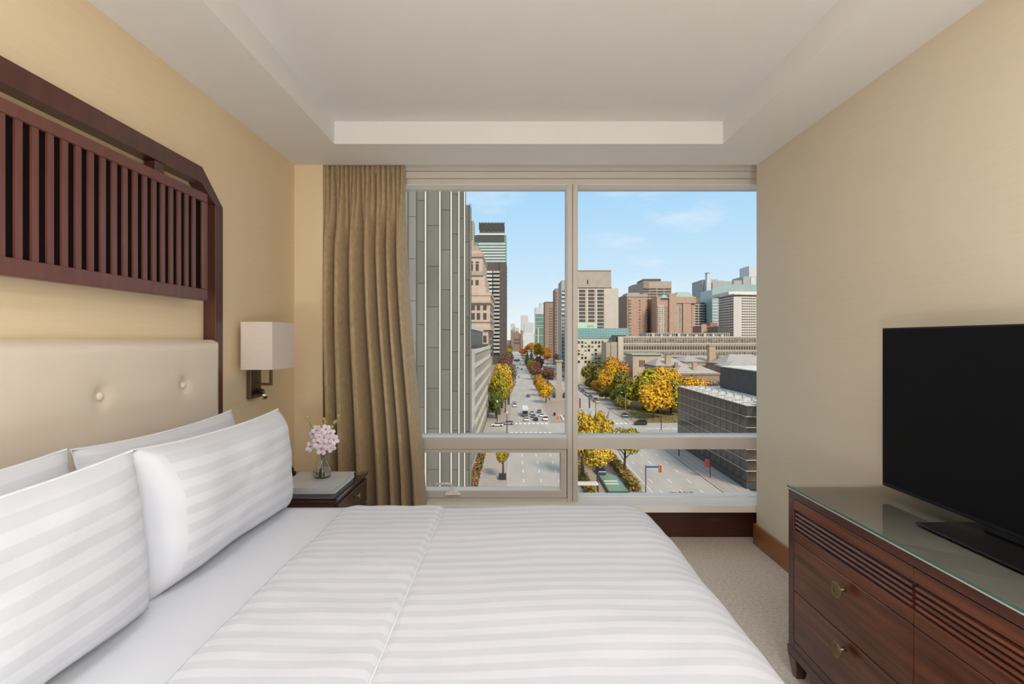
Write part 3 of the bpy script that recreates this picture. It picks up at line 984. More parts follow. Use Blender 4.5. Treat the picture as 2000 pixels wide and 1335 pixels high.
C['grey_tower'] = mat('grey_tower', (.38, .375, .37), .7, var=.05, scale=.2)
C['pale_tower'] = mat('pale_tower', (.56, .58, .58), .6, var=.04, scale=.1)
C['far_tower'] = mat('far_tower_hazed', (.52, .51, .50), .8, var=.05, scale=.1)  # distance haze put into the base colour
C['copper'] = mat('copper_roof', (.36, .46, .37), .7, c2=(.30, .40, .33), scale=.4)
C['slate'] = mat('pale_slate_roof', (.46, .405, .36), .8, c2=(.36, .33, .31), scale=.3, spec=.1)
C['sandstone'] = mat('red_sandstone', (.25, .175, .14), .85, var=.1, scale=.3)
C['roof_white'] = mat('white_roof', (.74, .69, .61), .85, spec=.1, c2=(.56, .53, .49), scale=.25)
C['charcoal'] = mat('charcoal_brick', (.075, .062, .060), .7, c2=(.048, .043, .046), scale=.4)
C['opera_glass'] = mat('opera_glazing', (.115, .088, .062), .15, spec=.35, c2=(.028, .024, .020), scale=.28, detail=6)
C['steel'] = mat('steel_rail', (.46, .43, .39), .4, metal=.3)
C['opera_base'] = mat('dark_granite', (.055, .052, .052), .35, var=.1)
C['yellow_brick'] = mat('yellow_brick', (.46, .335, .215), .85, var=.1, scale=.8)
C['bark'] = mat('bark', (.075, .055, .042), .9, var=.2, scale=3)
C['lead'] = mat('black_metal', (.03, .03, .03), .5)
C['signal_yellow'] = mat('signal_yellow', (.65, .33, .04), .5)
C['signal_orange'] = mat('signal_orange', (.70, .25, .10), .5)
C['sign_blue'] = mat('sign_blue', (.03, .06, .30), .5)
C['sign_red'] = mat('sign_red', (.22, .022, .025), .5)
C['pond'] = mat('green_panel', (.13, .27, .17), .3, c2=(.20, .34, .24), scale=.5)
C['bronze_statue'] = mat('bronze_statue', (.06, .065, .055), .5)
C['granite'] = mat('monument_granite', (.38, .33, .29), .8, var=.06)
L = {}
L['yellow'] = leaf_mat('leaves_yellow', [(.52, .33, .03), (.68, .43, .04), (.40, .31, .04), (.76, .50, .08)])
L['gold'] = leaf_mat('leaves_gold', [(.62, .30, .02), (.78, .43, .03), (.50, .27, .02), (.72, .50, .05)])
L['yellow_green'] = leaf_mat('leaves_yellow_green', [(.30, .27, .02), (.46, .36, .03), (.20, .21, .02), (.58, .42, .04)])
L['olive'] = leaf_mat('leaves_olive', [(.16, .16, .03), (.26, .21, .04), (.11, .13, .025), (.36, .24, .05)])
L['green'] = leaf_mat('leaves_green', [(.08, .13, .02), (.14, .17, .03), (.06, .09, .02), (.25, .22, .03)])
L['orange'] = leaf_mat('leaves_orange', [(.52, .20, .03), (.62, .27, .04), (.38, .17, .03), (.60, .33, .06)])
L['red_orange'] = leaf_mat('leaves_red_orange', [(.62, .15, .03), (.52, .12, .03), (.66, .24, .05), (.45, .20, .04)])
L['maroon'] = leaf_mat('leaves_maroon', [(.18, .07, .055), (.24, .10, .07), (.13, .06, .05), (.30, .15, .08)])
L['brown'] = leaf_mat('leaves_brown', [(.17, .115, .075), (.22, .155, .10), (.12, .085, .06), (.27, .20, .12)])
L['conifer'] = leaf_mat('leaves_conifer', [(.05, .08, .035), (.08, .105, .05), (.10, .11, .055)])
L['flowers'] = leaf_mat('leaves_flowers', [(.30, .07, .05), (.14, .16, .03), (.40, .14, .08), (.10, .12, .03), (.48, .30, .20)])
L['hedge'] = leaf_mat('leaves_hedge', [(.34, .21, .04), (.20, .15, .04), (.44, .28, .06), (.16, .14, .04)])

# ---------------------------------------------------------------- ground and streets
tag(bx('ground', C['earth'], None, -1500, 2500, 20, 6000, G - 2, G - .30), 'city ground reaching to the horizon', 'ground', **st)
rd = empty('road', (7, 100, G), 'wide wet avenue running away from the window', 'road', **st)
bx('carriageway', C['asphalt'], rd, -1.4, 14.2, 60, 1480, G - .3, G)
bx('carriageway', C['asphalt'], rd, 27.0, 43.8, 60, 1480, G - .3, G)
bx('crossing', C['asphalt'], rd, 14.2, 27.0, 183, 207, G - .3, G - .001)
bx('crossing', C['asphalt'], rd, 43.8, 420, 183, 207, G - .3, G - .001)
bx('crossing', C['asphalt'], rd, -10.8, -1.4, 186, 206, G - .3, G - .001)
mk = MB().box(-.075, .075, -1.5, 1.5, -.02, .02).mesh('lane_marking', C['paint'])
for x in (2.2, 6.1, 10.1, 31.0, 35.3, 39.6):
    y = 104.0
    while y < 420:
        if not (180 < y < 212):
            place(mk, 'lane_marking', rd, (x, y, G + .005), (1.3, 1, 1))
        y += 9.0 if y < 260 else 18
ln = MB().box(-.09, .09, 0, 60, -.02, .02).mesh('edge_line', C['paint'])
place(ln, 'edge_line', rd, (29.0, 92, G + .005))
cwm = MB().box(-.45, .45, -1.6, 1.6, -.02, .02).mesh('crosswalk_bar', C['paint'])
for (x0, x1, yy) in ((-.8, 13.6, 205.5), (-.8, 13.6, 184.5), (27.8, 43.2, 205.5), (27.8, 43.2, 184.5)):
    x = x0
    while x < x1:
        place(cwm, 'crosswalk_bar', rd, (x, yy, G + .006))
        x += 1.65
sbar = MB().box(0, 9, -.3, .3, -.02, .02).mesh('stop_bar', C['paint'])
place(sbar, 'stop_bar', rd, (47, 193.5, G + .005))
place(sbar, 'stop_bar', rd, (57, 193.5, G + .005))
pv = empty('pavement', (-5, 100, G), 'pale stone sidewalks beside the avenue', 'pavement', **st)
bx('sidewalk', C['sidewalk'], pv, -10.8, -1.4, 60, 186, G - .3, G + .12)
bx('sidewalk', C['sidewalk'], pv, -10.8, -1.4, 206, 1480, G - .3, G + .12)
bx('sidewalk', C['sidewalk'], pv, 43.8, 50.0, 60, 183, G - .3, G + .12)
bx('sidewalk', C['sidewalk'], pv, 43.8, 50.0, 207, 1480, G - .3, G + .12)
for (x, y0, y1) in ((-1.55, 60, 186), (-1.55, 206, 700), (43.8, 60, 183), (43.8, 207, 700), (46.0, 60, 183), (47.6, 60, 183)):
    bx('kerb', C['kerb'], pv, x, x + .25, y0, y1, G, G + .135)
md = empty('median', (20, 100, G), 'planted median between the two carriageways', 'median', **st)
bx('paving', C['paving'], md, 14.2, 27.0, 60, 183, G - .3, G + .15)
bx('paving', C['paving'], md, 14.2, 27.0, 207, 300, G - .3, G + .15)
bx('paving', C['lawn'], md, 14.2, 27.0, 300, 1480, G - .3, G + .15)
bx('kerb', C['kerb'], md, 14.0, 14.3, 60, 183, G, G + .2)
bx('kerb', C['kerb'], md, 26.9, 27.2, 60, 183, G, G + .2)
bx('kerb', C['kerb'], md, 14.0, 14.3, 207, 900, G, G + .2)
tag(bx('lawn', C['lawn'], None, 50, 420, 207.5, 420, G - .3, G + .10), 'shaded park lawn under the autumn trees', 'lawn', **st)


# ---------------------------------------------------------------- building helpers
def building(name, label, x0, x1, y0, y1, zt, m, zb=G, cat='building', group=None, body='walls'):
    o = empty(name, ((x0 + x1) / 2, y0, zb), label, cat, group)
    bx(body, m, o, x0, x1, y0, y1, zb, zt)
    return o


def cells(a0, a1, n, frac):
    p = (a1 - a0) / n
    return [(a0 + p * (i + .5 - frac / 2), a0 + p * (i + .5 + frac / 2)) for i in range(n)]


def windows(root, face, at, a0, a1, z0, z1, nx, nz, fx, fz, m, each=False, name='window', dep=.12):
    """rows of glazing on one face; each=True makes every window a part, else they are one joined part"""
    cx, cz = cells(a0, a1, nx, fx), cells(z0, z1, nz, fz)
    if each:
        w, h = cx[0][1] - cx[0][0], cz[0][1] - cz[0][0]
        if face == 'y':
            me = MB().box(-w/2, w/2, -dep, dep, -h/2, h/2).mesh(name, m)
        else:
            me = MB().box(-dep, dep, -w/2, w/2, -h/2, h/2).mesh(name, m)
        for (p, q) in cx:
            for (r, t) in cz:
                loc = ((p + q)/2, at, (r + t)/2) if face == 'y' else (at, (p + q)/2, (r + t)/2)
                place(me, name, root, loc)
        return
    mb = MB()
    for (p, q) in cx:
        for (r, t) in cz:
            if face == 'y':
                mb.box(p, q, at - dep, at + dep, r, t)
            else:
                mb.box(at - dep, at + dep, p, q, r, t)
    o = mb.build('window_glazing', m, root)
    o['kind'] = 'stuff'


def bands(root, name, m, x0, x1, y0, y1, zs, h):
    for z in zs:
        bx(name, m, root, x0, x1, y0, y1, z, z + h)


# ---------------------------------------------------------------- left side of the avenue
# tall grey building with vertical fins, clad in big panels
fb = empty('office_tower', (-14, 54, G), 'tall grey office building with pale vertical fins beside the curtain', 'building')
FPX = [745, 772, 795, 812, 832, 860, 882, 897, 908, 919]
FD = [64.0, 65.2, 66.4, 67.6, 68.8, 70.0, 71.2, 72.4, 73.6]
bx('core', C['clad'][2], fb, -36, -9.2, 75.5, 100, G, 33.5)
bx('podium', C['concrete'], fb, -24, -10.9, 96, 151.4, G, -22.0)
for i in range(len(FPX) - 1):
    d_ = FD[i]
    x0, x1 = X(FPX[i], d_) - .25, X(FPX[i + 1], d_)
    zt_ = 19.8 if i == 8 else 34.0
    bx('bay_core', C['clad'][2], fb, x0 - 3.0, x1 - .02, d_ + .12, d_ + 1.9, G, zt_ - .05)
    z = G + 1.0 + (i * 2.3) % 5.2
    zz = [G] + [z + k * 5.2 for k in range(20) if z + k * 5.2 < zt_ - 1] + [zt_]
    for k in range(len(zz) - 1):
        MB().box(x0 - 1.0, x1, d_, d_ + .15, zz[k] + .025, zz[k + 1] - .025).build('cladding_panel', C['clad'][(i + k) % 3 if i > 2 else 3], fb)
    if i >= 3:
        bx('fin', C['fin'] if i < 8 else C['clad'][3], fb, x1 - .10, x1 + .02, d_ - .28, d_ + .2, G, zt_ + .1)

# seven-storey block with white spandrels
lb = empty('office_block', (-25, 152, G), 'seven-storey office block with white horizontal bands next to the finned building', 'building')
ZLB = HC - 2.7
bx('walls', C['concrete'], lb, -40, -11.35, 152, 251, G, ZLB)
bx('end_wall', C['concrete'], lb, -13.0, -11.0, 151.5, 152.4, G, ZLB)
pit = 4.15
glz = MB().box(-.05, .05, -2.35, 2.35, -1.35, 1.35).mesh('window', C['glass_grey'])
for k in range(7):
    zt = ZLB - k * pit
    bx('spandrel', C['concrete_light'], lb, -11.4, -10.95, 152.4, 251, zt - 1.25, zt)
    for j in range(19):
        yc = 155 + j * 5.15
        place(glz, 'window', lb, (-11.28, yc, zt - 2.7))
    for j in range(20):
        bx('pier', C['concrete'], lb, -11.4, -11.05, 152.3 + j * 5.15, 152.62 + j * 5.15, zt - 4.15, zt - 1.25) if k < 7 else None
ph = bx('penthouse', C['glass_grey'], lb, -38, -13.2, 158, 226, ZLB, 4.6)
bx('parapet', C['concrete_light'], ph, -38.3, -12.9, 157.5, 226.5, 4.6, 6.0)
bx('roof_edge', C['black_steel'], ph, -14.5, -11.2, 162, 232, ZLB, ZLB + .9)

# stepped limestone tower
cl_ = empty('limestone_tower', (X(930, 300), 300, G), 'stepped beige limestone tower with cornices rising behind the banded block', 'building')
d0 = 300.0


def tier(px1, py0, py1, off=0, m='stone', nm='tier', x0=-70):
    return bx(nm, C[m], cl_, x0, X(px1, d0), d0 + off, d0 + 58 - off * 1.2, Hh(py1, d0), Hh(py0, d0))


tier(953.5, 644, 775, 0)
tier(958.5, 638.5, 644, -1.5, 'stone', 'cornice')
tier(957.0, 629, 638.5, -.6, 'stone')
tier(957.8, 627.5, 629, -1.2, 'stone_dark', 'cornice')
tier(956.8, 592, 627.5, 0)
tier(958.5, 589, 592, -1.5, 'stone_dark', 'cornice')
tier(958.0, 577, 589, -.8)
tier(960.0, 571, 577, -1.2, 'stone', 'balustrade')
tier(949.0, 560, 571, 2)
tier(946.5, 536, 560, 4)
tier(943.5, 528, 536, 3, 'stone_dark', 'balustrade')
tier(941.5, 499, 528, 5)
tier(942.5, 492, 499, 4, 'stone_dark', 'cornice')
tier(938.0, 486, 492, 6)
tier(934.0, 476, 486, 7, 'stone_dark', 'roof')


def cl_win(x0, x1, y0, y1, off):
    bx('window', C['glass_brown'], cl_, X(x0, d0), X(x1, d0), d0 + off - .25, d0 + off + .3, Hh(y1, d0), Hh(y0, d0))


for (a, b_) in ((921, 927.5), (931.5, 937.5), (944, 950.2)):
    cl_win(a, b_, 611, 623.5, 0)
    cl_win(a, b_, 596, 605, 0)
    cl_win(a, b_, 655, 668, 0)
for (a, b_) in ((913, 922.5), (928, 934)):
    cl_win(a, b_, 513, 526, 5)
    cl_win(a, b_, 545, 555, 4)
    cl_win(a, b_, 508, 511, 5)
sw = MB()
for (y0, y1) in cells(d0 + 3, d0 + 52, 8, .5):
    for (z0, z1) in cells(Hh(700, d0), Hh(595, d0), 8, .55):
        sw.box(X(956.8, d0) - .2, X(956.8, d0) + .15, y0, y1, z0, z1)
sw.build('window_glazing', C['glass_brown'], cl_)['kind'] = 'stuff'

# dark brown residential tower, striped by balconies, and the glass tower behind it
d1 = 700.0
dk = building('apartment_tower', 'dark brown apartment tower striped with pale balconies along the avenue', X(975.5, d1), X(989.5, d1), d1, d1 + 45, Hh(512, d1), C['dark_brown'])
bx('wing', C['dark_brown'], dk, X(946, d1), X(975.5, d1), d1 + 2, d1 + 44, G, Hh(511, d1))
k = 0
y = 529.0
while y < 690:
    bx('balcony', C['white_band'], dk, X(963.5, d1), X(976, d1), d1 - 2.0, d1 + 2, Hh(y + 4.0, d1), Hh(y, d1))
    if y < 640:
        bx('balcony', C['pale_band'], dk, X(948, d1), X(961.5, d1), d1 - 1.6, d1 + 2, Hh(y + 4.0, d1), Hh(y, d1))
    y += 7.4
for q in range(20):
    yy = 520 + q * 8.6
    bx('ledge', C['white_band'], dk, X(988, d1), X(990.6, d1), d1 + 4, d1 + 12, Hh(yy + 1.0, d1), Hh(yy, d1))
d2 = 780.0
gw = building('glass_tower', 'glass skyscraper with a dark steel crown behind the brown tower', X(925, d2), X(989, d2), d2, d2 + 40, Hh(459, d2), C['green_glass'])
bx('dark_storey', C['black_steel'], gw, X(927, d2), X(985, d2), d2 - .6, d2 + 2, Hh(472, d2), Hh(460, d2))
bx('white_cornice', C['pale_band'], gw, X(931, d2), X(985.5, d2), d2 - 1, d2 + 38, Hh(459, d2), Hh(455, d2))
crn = bx('crown', C['black_steel'], gw, X(936, d2), X(985, d2), d2 + 4, d2 + 36, Hh(455, d2), Hh(434, d2))
for q in range(17):
    xx = 935 + q * 3.05
    bx('crown_post', C['black_steel'], crn, X(xx, d2), X(xx + 1.5, d2), d2 + 3, d2 + 5, Hh(447 + (q % 3), d2), Hh(432.5 + (q % 2), d2))
for q in range(7):
    yy = 475 + q * 5.6
    bx('balcony', C['pale_band'], gw, X(934 + min(q, 4) * 2, d2), X(987, d2), d2 - 1.2, d2 + 1, Hh(yy + 3.0, d2), Hh(yy, d2))
d3 = 900.0
ob = building('slim_tower', 'slim yellow-brick tower peeking past the finned building', X(905, d3), X(925, d3), d3, d3 + 30, Hh(430, d3), C['yellow_brick'])
windows(ob, 'y', d3, X(919.5, d3), X(924, d3), Hh(470, d3), Hh(432, d3), 1, 8, .6, .5, C['glass_brown'])

# ---------------------------------------------------------------- far end of the avenue
d4 = 1500.0
qp = building('legislature', 'red sandstone parliament with round tower roofs closing the avenue', X(990, d4), X(1022, d4), d4, d4 + 60, Hh(664, d4), C['sandstone'])
bx('central_block', C['sandstone'], qp, X(998, d4), X(1021, d4), d4 - 4, d4 + 40, G, Hh(652, d4))
for (a, b_) in ((998, 1002.5), (1016.5, 1021)):
    t = bx('corner_tower', C['sandstone'], qp, X(a, d4), X(b_, d4), d4 - 8, d4 + 8, G, Hh(648, d4))
    MB().lathe((X((a + b_) / 2, d4), d4, 0), [(4.2, Hh(648, d4)), (3.2, Hh(645.5, d4)), (.4, Hh(643, d4))], 10).build('tower_roof', C['sandstone'], t)
MB().prism([(X(1003, d4), Hh(652, d4)), (X(1016, d4), Hh(652, d4)), (X(1009.5, d4), Hh(645, d4))], 'y', d4 - 3, d4 + 30).build('gable', C['sandstone'], qp)
windows(qp, 'y', d4 - 4, X(1004, d4), X(1015, d4), Hh(673, d4), Hh(660, d4), 4, 2, .55, .6, C['glass'], dep=.5)
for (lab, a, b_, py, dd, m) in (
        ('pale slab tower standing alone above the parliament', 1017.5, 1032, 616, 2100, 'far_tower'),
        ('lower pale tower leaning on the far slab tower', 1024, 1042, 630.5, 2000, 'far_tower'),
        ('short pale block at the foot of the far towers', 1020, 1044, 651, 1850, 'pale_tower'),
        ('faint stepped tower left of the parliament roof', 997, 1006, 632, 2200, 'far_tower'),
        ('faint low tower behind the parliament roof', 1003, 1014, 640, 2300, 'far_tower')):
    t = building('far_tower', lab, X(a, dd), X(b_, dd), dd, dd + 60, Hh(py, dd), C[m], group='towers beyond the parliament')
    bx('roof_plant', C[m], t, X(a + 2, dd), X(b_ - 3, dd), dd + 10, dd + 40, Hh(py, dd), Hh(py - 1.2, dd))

# ---------------------------------------------------------------- right side of the avenue, far to near
dd = 1000.0
gg = building('green_glass_tower', 'green glass tower with pale upper floors on the avenue', X(1045.5, dd), X(1068, dd), dd, dd + 40, Hh(613, dd), C['green_glass'])
bx('pale_storeys', C['pale_tower'], gg, X(1045.5, dd), X(1068, dd), dd + 1, dd + 38, Hh(613, dd), Hh(600, dd))
bx('pale_storeys', C['pale_tower'], gg, X(1055, dd), X(1068, dd), dd + 3, dd + 36, Hh(600, dd), Hh(590.5, dd))
bands(gg, 'floor_band', C['pale_tower'], X(1045.3, dd), X(1066, dd), dd - .4, dd + 1, [Hh(p, dd) for p in (620, 628, 636, 655, 640)], .8)
bx('pilaster', C['white_hotel'], gg, X(1050, dd), X(1052, dd), dd - 2, dd, G, Hh(640, dd))
dd = 820.0
bt = building('brown_slab', 'brown precast slab tower with curved ribbon floors near the column', X(1064.5, dd), X(1086, dd), dd, dd + 40, Hh(590, dd), C['brick_brown'])
windows(bt, 'y', dd, X(1072, dd), X(1085, dd), Hh(700, dd), Hh(600, dd), 4, 20, .5, .5, C['glass_brown'])
bx('roof_edge', C['black_steel'], bt, X(1064, dd), X(1086, dd), dd - .5, dd + 41, Hh(590, dd), Hh(589, dd))
dd = 680.0
bt = building('brown_tower', 'taller plain brown tower above the memorial column', X(1084.5, dd), X(1100, dd), dd, dd + 40, Hh(563, dd), C['brick_brown'])
windows(bt, 'y', dd, X(1084.8, dd), X(1088, dd), Hh(700, dd), Hh(570, dd), 1, 22, .5, .5, C['glass_brown'])
dd = 560.0
bt = building('grey_tower', 'tall grey tower with white balconies right at the window mullion', X(1096.5, dd), X(1122, dd), dd, dd + 40, Hh(547, dd), C['concrete'])
windows(bt, 'y', dd, X(1097.5, dd), X(1104, dd), Hh(720, dd), Hh(565, dd), 2, 22, .6, .5, C['glass_brown'])
bands(bt, 'balcony', C['white_hotel'], X(1097, dd), X(1104, dd), dd - 1.5, dd, [Hh(p, dd) for p in (574, 582, 590, 598, 606, 614)], 1.6)

# big beige hospital block
dd = 450.0
hs = building('hospital_block', 'large beige concrete block with three columns of dark windows', X(1118, dd), X(1208, dd), dd, dd + 70, Hh(563, dd), C['beige_pale'])
bx('side_storey', C['beige_pale'], hs, X(1180, dd), X(1208, dd), dd + .5, dd + 70, Hh(563, dd), Hh(562.5, dd))
bx('dark_gap', C['glass_brown'], hs, X(1118, dd), X(1196, dd), dd + 2, dd + 60, Hh(563, dd), Hh(561, dd))
up = bx('upper_storeys', C['beige'], hs, X(1118, dd), X(1194, dd), dd + 1, dd + 50, Hh(561, dd), Hh(528.5, dd))
bx('side_wing', C['beige'], hs, X(1194, dd), X(1197.3, dd), dd + 8, dd + 50, Hh(561, dd), Hh(546, dd))
bx('parapet', C['stone_dark'], up, X(1117, dd), X(1194.3, dd), dd + .5, dd + 50, Hh(528.5, dd), Hh(527, dd))
bx('slot_window', C['glass_brown'], up, X(1147, dd), X(1149.3, dd), dd + .6, dd + 1.4, Hh(554, dd), Hh(546, dd))
hw = MB().box(-2.55, 2.55, -.3, .3, -1.05, 1.05).mesh('window', C['glass_brown'])
for cx in (1137.0, 1155.0, 1172.8):
    for r in range(11):
        place(hw, 'window', hs, (X(cx, dd), dd, Hh(568 + r * 7.2, dd)))
for px in (1128.5, 1146, 1164, 1181):
    bx('pier', C['beige_pale'], hs, X(px - 1.2, dd), X(px + 1.2, dd), dd - .45, dd, G, Hh(563, dd))
mint = building('mint_block', 'pale mint-green rooftop block in front of the hospital', X(1119, 430), X(1166, 430), 430, 446, Hh(630, 430), C['mint'])
bx('lettering', C['tan_sign'], mint, X(1147, 430), X(1160, 430), 429.7, 430, Hh(637.5, 430), Hh(633.5, 430))

dd = 400.0
tb = building('teal_block', 'cream block with a long teal glass storey on top', X(1119, dd), X(1212, dd), dd, dd + 28, Hh(660, dd), C['cream'])
tl = bx('teal_storey', C['teal'], tb, X(1119, dd), X(1228, dd), dd - .4, dd + 28, Hh(660, dd), Hh(640.5, dd))
mb = MB()
for q in range(20):
    x = X(1119 + q * 5.6, dd)
    mb.box(x - .1, x + .1, dd - .6, dd - .3, Hh(660, dd), Hh(640.5, dd))
for py in (640.8, 645, 650, 655, 659.8):
    mb.box(X(1119, dd), X(1228, dd), dd - .6, dd - .3, Hh(py, dd) - .1, Hh(py, dd) + .1)
mb.build('glazing_bar', C['teal_bar'], tl)['kind'] = 'stuff'
rnd = random.Random(3)
mb = MB()
for r in range(6):
    for q in range(10):
        if rnd.random() < .72:
            x, z = 1122 + q * 6.6, 667.5 + r * 7.6
            h = rnd.choice((2.2, 4.6, 4.6))
            mb.box(X(x, dd), X(x + 4.0, dd), dd - .15, dd + .1, Hh(z + 3, dd), Hh(z + 3 - h, dd))
mb.build('window_glazing', C['glass'], tb)['kind'] = 'stuff'

# long low courthouse
dd = 370.0
cb = building('courthouse', 'long low beige courthouse with rows of narrow windows', X(1207, dd), X(1560, dd), dd, dd + 29, Hh(656.5, dd), C['beige'])
bx('stair_tower', C['beige'], cb, X(1184.5, dd), X(1193, dd), dd + 1, dd + 20, G, Hh(668.5, dd))
bx('stair_tower', C['beige'], cb, X(1193.6, dd), X(1207, dd), dd + .5, dd + 20, G, Hh(667.5, dd))
bx('pilaster', C['beige_pale'], cb, X(1207, dd), X(1216.5, dd), dd - .8, dd, G, Hh(657.5, dd))
bx('dark_entry', C['black_steel'], cb, X(1198.5, dd), X(1224, dd), dd + 2, dd + 8, Hh(668, dd), Hh(654, dd))
bx('parapet', C['beige_pale'], cb, X(1216.5, dd), X(1560, dd), dd - .5, dd + 1, Hh(659, dd), Hh(656.5, dd))
for (p0, p1) in ((662, 669), (675.5, 682.5), (687.5, 693.5), (697, 703.5)):
    windows(cb, 'y', dd, X(1217, dd), X(1556, dd), Hh(p1, dd), Hh(p0, dd), 68, 1, .58, 1, C['glass_blind'] if p0 != 675.5 else C['glass_brown'])
    bx('sill_band', C['beige_pale'], cb, X(1216.5, dd), X(1560, dd), dd - .25, dd, Hh(p1 + 2.8, dd), Hh(p1 + .6, dd))
mb = MB()
for q in range(69):
    x = X(1216.8 + q * 4.99, dd)
    mb.box(x - .12, x + .12, dd - .4, dd, Hh(712, dd), Hh(658, dd))
mb.build('facade_rib', C['beige_pale'], cb)['kind'] = 'stuff'
rp_ = bx('rooftop_plant', C['concrete'], cb, X(1268, dd), X(1432, dd), dd + 6, dd + 27, Hh(656.5, dd), Hh(649.5, dd))
for q in range(9):
    xx = 1276 + q * 17
    bx('vent_box', C['beige_pale'], rp_, X(xx, dd), X(xx + 4, dd), dd + 3, dd + 6, Hh(656.5, dd), Hh(650.5 + (q % 3), dd))
windows(rp_, 'y', dd + 6, X(1269, dd), X(1431, dd), Hh(656, dd), Hh(650.5, dd), 44, 1, .5, 1, C['black_steel'])

# apartment towers on the skyline
dd = 520.0
t = building('pink_brick_tower', 'pink brick apartment tower with a cut corner, next to the hospital', X(1225, dd), X(1264, dd), dd, dd + 40, Hh(574, dd), C['brick_pink'])
MB().prism([(X(1217, dd), dd + 18), (X(1225, dd), dd), (X(1225, dd), dd + 40), (X(1217, dd), dd + 40)], 'z', G, Hh(577, dd)).build('cut_corner', C['brick_brown'], t)
bx('roof_plant', C['grey_tower'], t, X(1228, dd), X(1252, dd), dd + 6, dd + 30, Hh(574, dd), Hh(570.5, dd))
bx('roof_edge', C['beige'], t, X(1224, dd), X(1265, dd), dd - .6, dd + 40, Hh(579.5, dd), Hh(574.5, dd))
bx('window_bay', C['beige'], t, X(1227.5, dd), X(1233, dd), dd - .8, dd, G, Hh(583, dd))
for px in (1227.6, 1247.6, 1261.5):
    windows(t, 'y', dd - (.8 if px < 1230 else 0), X(px, dd), X(px + (5.2 if px < 1230 else 3.4), dd), Hh(662, dd), Hh(584, dd), 1, 13, .85, .55, C['glass_blind'])
dd = 580.0
t = building('ribbon_tower', 'tall beige tower with dark ribbon windows and a brown rooftop block', X(1256, dd), X(1311.5, dd), dd, dd + 45, Hh(549, dd), C['beige'])
MB().prism([(X(1244.5, dd), dd + 22), (X(1256, dd), dd), (X(1256, dd), dd + 45), (X(1244.5, dd), dd + 45)], 'z', G, Hh(552, dd)).build('cut_corner', C['beige'], t)
bx('roof_block', C['dark_brown'], t, X(1258.5, dd), X(1293, dd), dd + 4, dd + 35, Hh(549, dd), Hh(543.5, dd))
bx('brown_bay', C['brick_brown'], t, X(1256.3, dd), X(1267.5, dd), dd - .6, dd, Hh(566, dd), Hh(549.5, dd))
wm = MB().box(-3.4, 3.4, -.3, .3, -.72, .72).mesh('ribbon_window', C['glass_brown'])
for r in range(18):
    for cx in (1262.2, 1275.8, 1290.0, 1304.2):
        place(wm, 'ribbon_window', t, (X(cx, dd), dd - (.62 if cx < 1265 and r < 1 else 0), Hh(564 + r * 5.28, dd)))
dd = 500.0
t = building('green_roof_tower', 'pink brick apartment building with green copper roofs', X(1283, dd), X(1358, dd), dd, dd + 40, Hh(580, dd), C['brick_pink'])
bx('brick_bay', C['brick_pink'], t, X(1306, dd), X(1320, dd), dd - 2, dd + 10, G, Hh(573, dd))
bx('brick_bay', C['beige'], t, X(1317, dd), X(1331, dd), dd - 1.2, dd, G, Hh(583, dd))
bx('brick_bay', C['brick_pink'], t, X(1333, dd), X(1349, dd), dd - 1.5, dd, G, Hh(588, dd))
bx('bay_top', C['brick_pink'], t, X(1320, dd), X(1358, dd), dd - 2, dd + 5, Hh(592, dd), Hh(579.5, dd))
bx('window_bay', C['beige_pale'], t, X(1285, dd), X(1296, dd), dd - 1.0, dd, G, Hh(596, dd))
for (a, b_, c, d, z0, z1) in ((1291, 1309, 1297, 1309, 582, 574.5), (1319, 1353, 1328, 1350, 579.5, 569)):
    MB().hexa([(X(a, dd), dd - 2, Hh(z0, dd)), (X(b_, dd), dd - 2, Hh(z0, dd)), (X(b_, dd), dd + 30, Hh(z0, dd)), (X(a, dd), dd + 30, Hh(z0, dd)),
               (X(c, dd), dd + 6, Hh(z1, dd)), (X(d, dd), dd + 6, Hh(z1, dd)), (X(d, dd), dd + 24, Hh(z1, dd)), (X(c, dd), dd + 24, Hh(z1, dd))]).build('copper_roof', C['copper'], t)
for (a, b_, off) in ((1285.5, 1295.5, -1.0), (1297.5, 1305, 0), (1324.5, 1330, -1.2), (1349.5, 1353, 0)):
    windows(t, 'y', dd + off, X(a, dd), X(b_, dd), Hh(650, dd), Hh(590 if a > 1300 else 598, dd), max(1, int((b_ - a) / 3.4)), 13, .5, .5, C['glass_blind'])
dd = 640.0
t = building('balcony_tower', 'grey apartment block lined with thin balcony slabs', X(1354, dd), X(1376, dd), dd, dd + 40, Hh(590, dd), C['glass_grey'])
bands(t, 'balcony_slab', C['pale_band'], X(1353.5, dd), X(1376, dd), dd - 1.5, dd + 1, [Hh(p, dd) for p in range(596, 656, 5)], .9)
bx('dividing_wall', C['pale_band'], t, X(1363, dd), X(1364.2, dd), dd - 1.6, dd, G, Hh(592, dd))
bx('roof_house', C['brick_red'], t, X(1357, dd), X(1367, dd), dd + 5, dd + 20, Hh(590, dd), Hh(582, dd))
dd = 700.0
t = building('concrete_shaft_tower', 'grey tower with a pale chimney-like concrete shaft', X(1371.5, dd), X(1392.5, dd), dd, dd + 40, Hh(546, dd), C['grey_tower'])
bx('concrete_shaft', C['pale_tower'], t, X(1376, dd), X(1384.5, dd), dd - 8, dd, G, Hh(548, dd))
bx('concrete_shaft', C['pale_tower'], t, X(1377.3, dd), X(1383, dd), dd - 7, dd, Hh(548, dd), Hh(534, dd))
bx('shaft_cap', C['grey_tower'], t, X(1376.9, dd), X(1383.4, dd), dd - 7.3, dd, Hh(535, dd), Hh(533, dd))
bx('glazed_bay', C['glass_grey'], t, X(1384.5, dd), X(1391, dd), dd - 1, dd, G, Hh(552, dd))
dd = 780.0
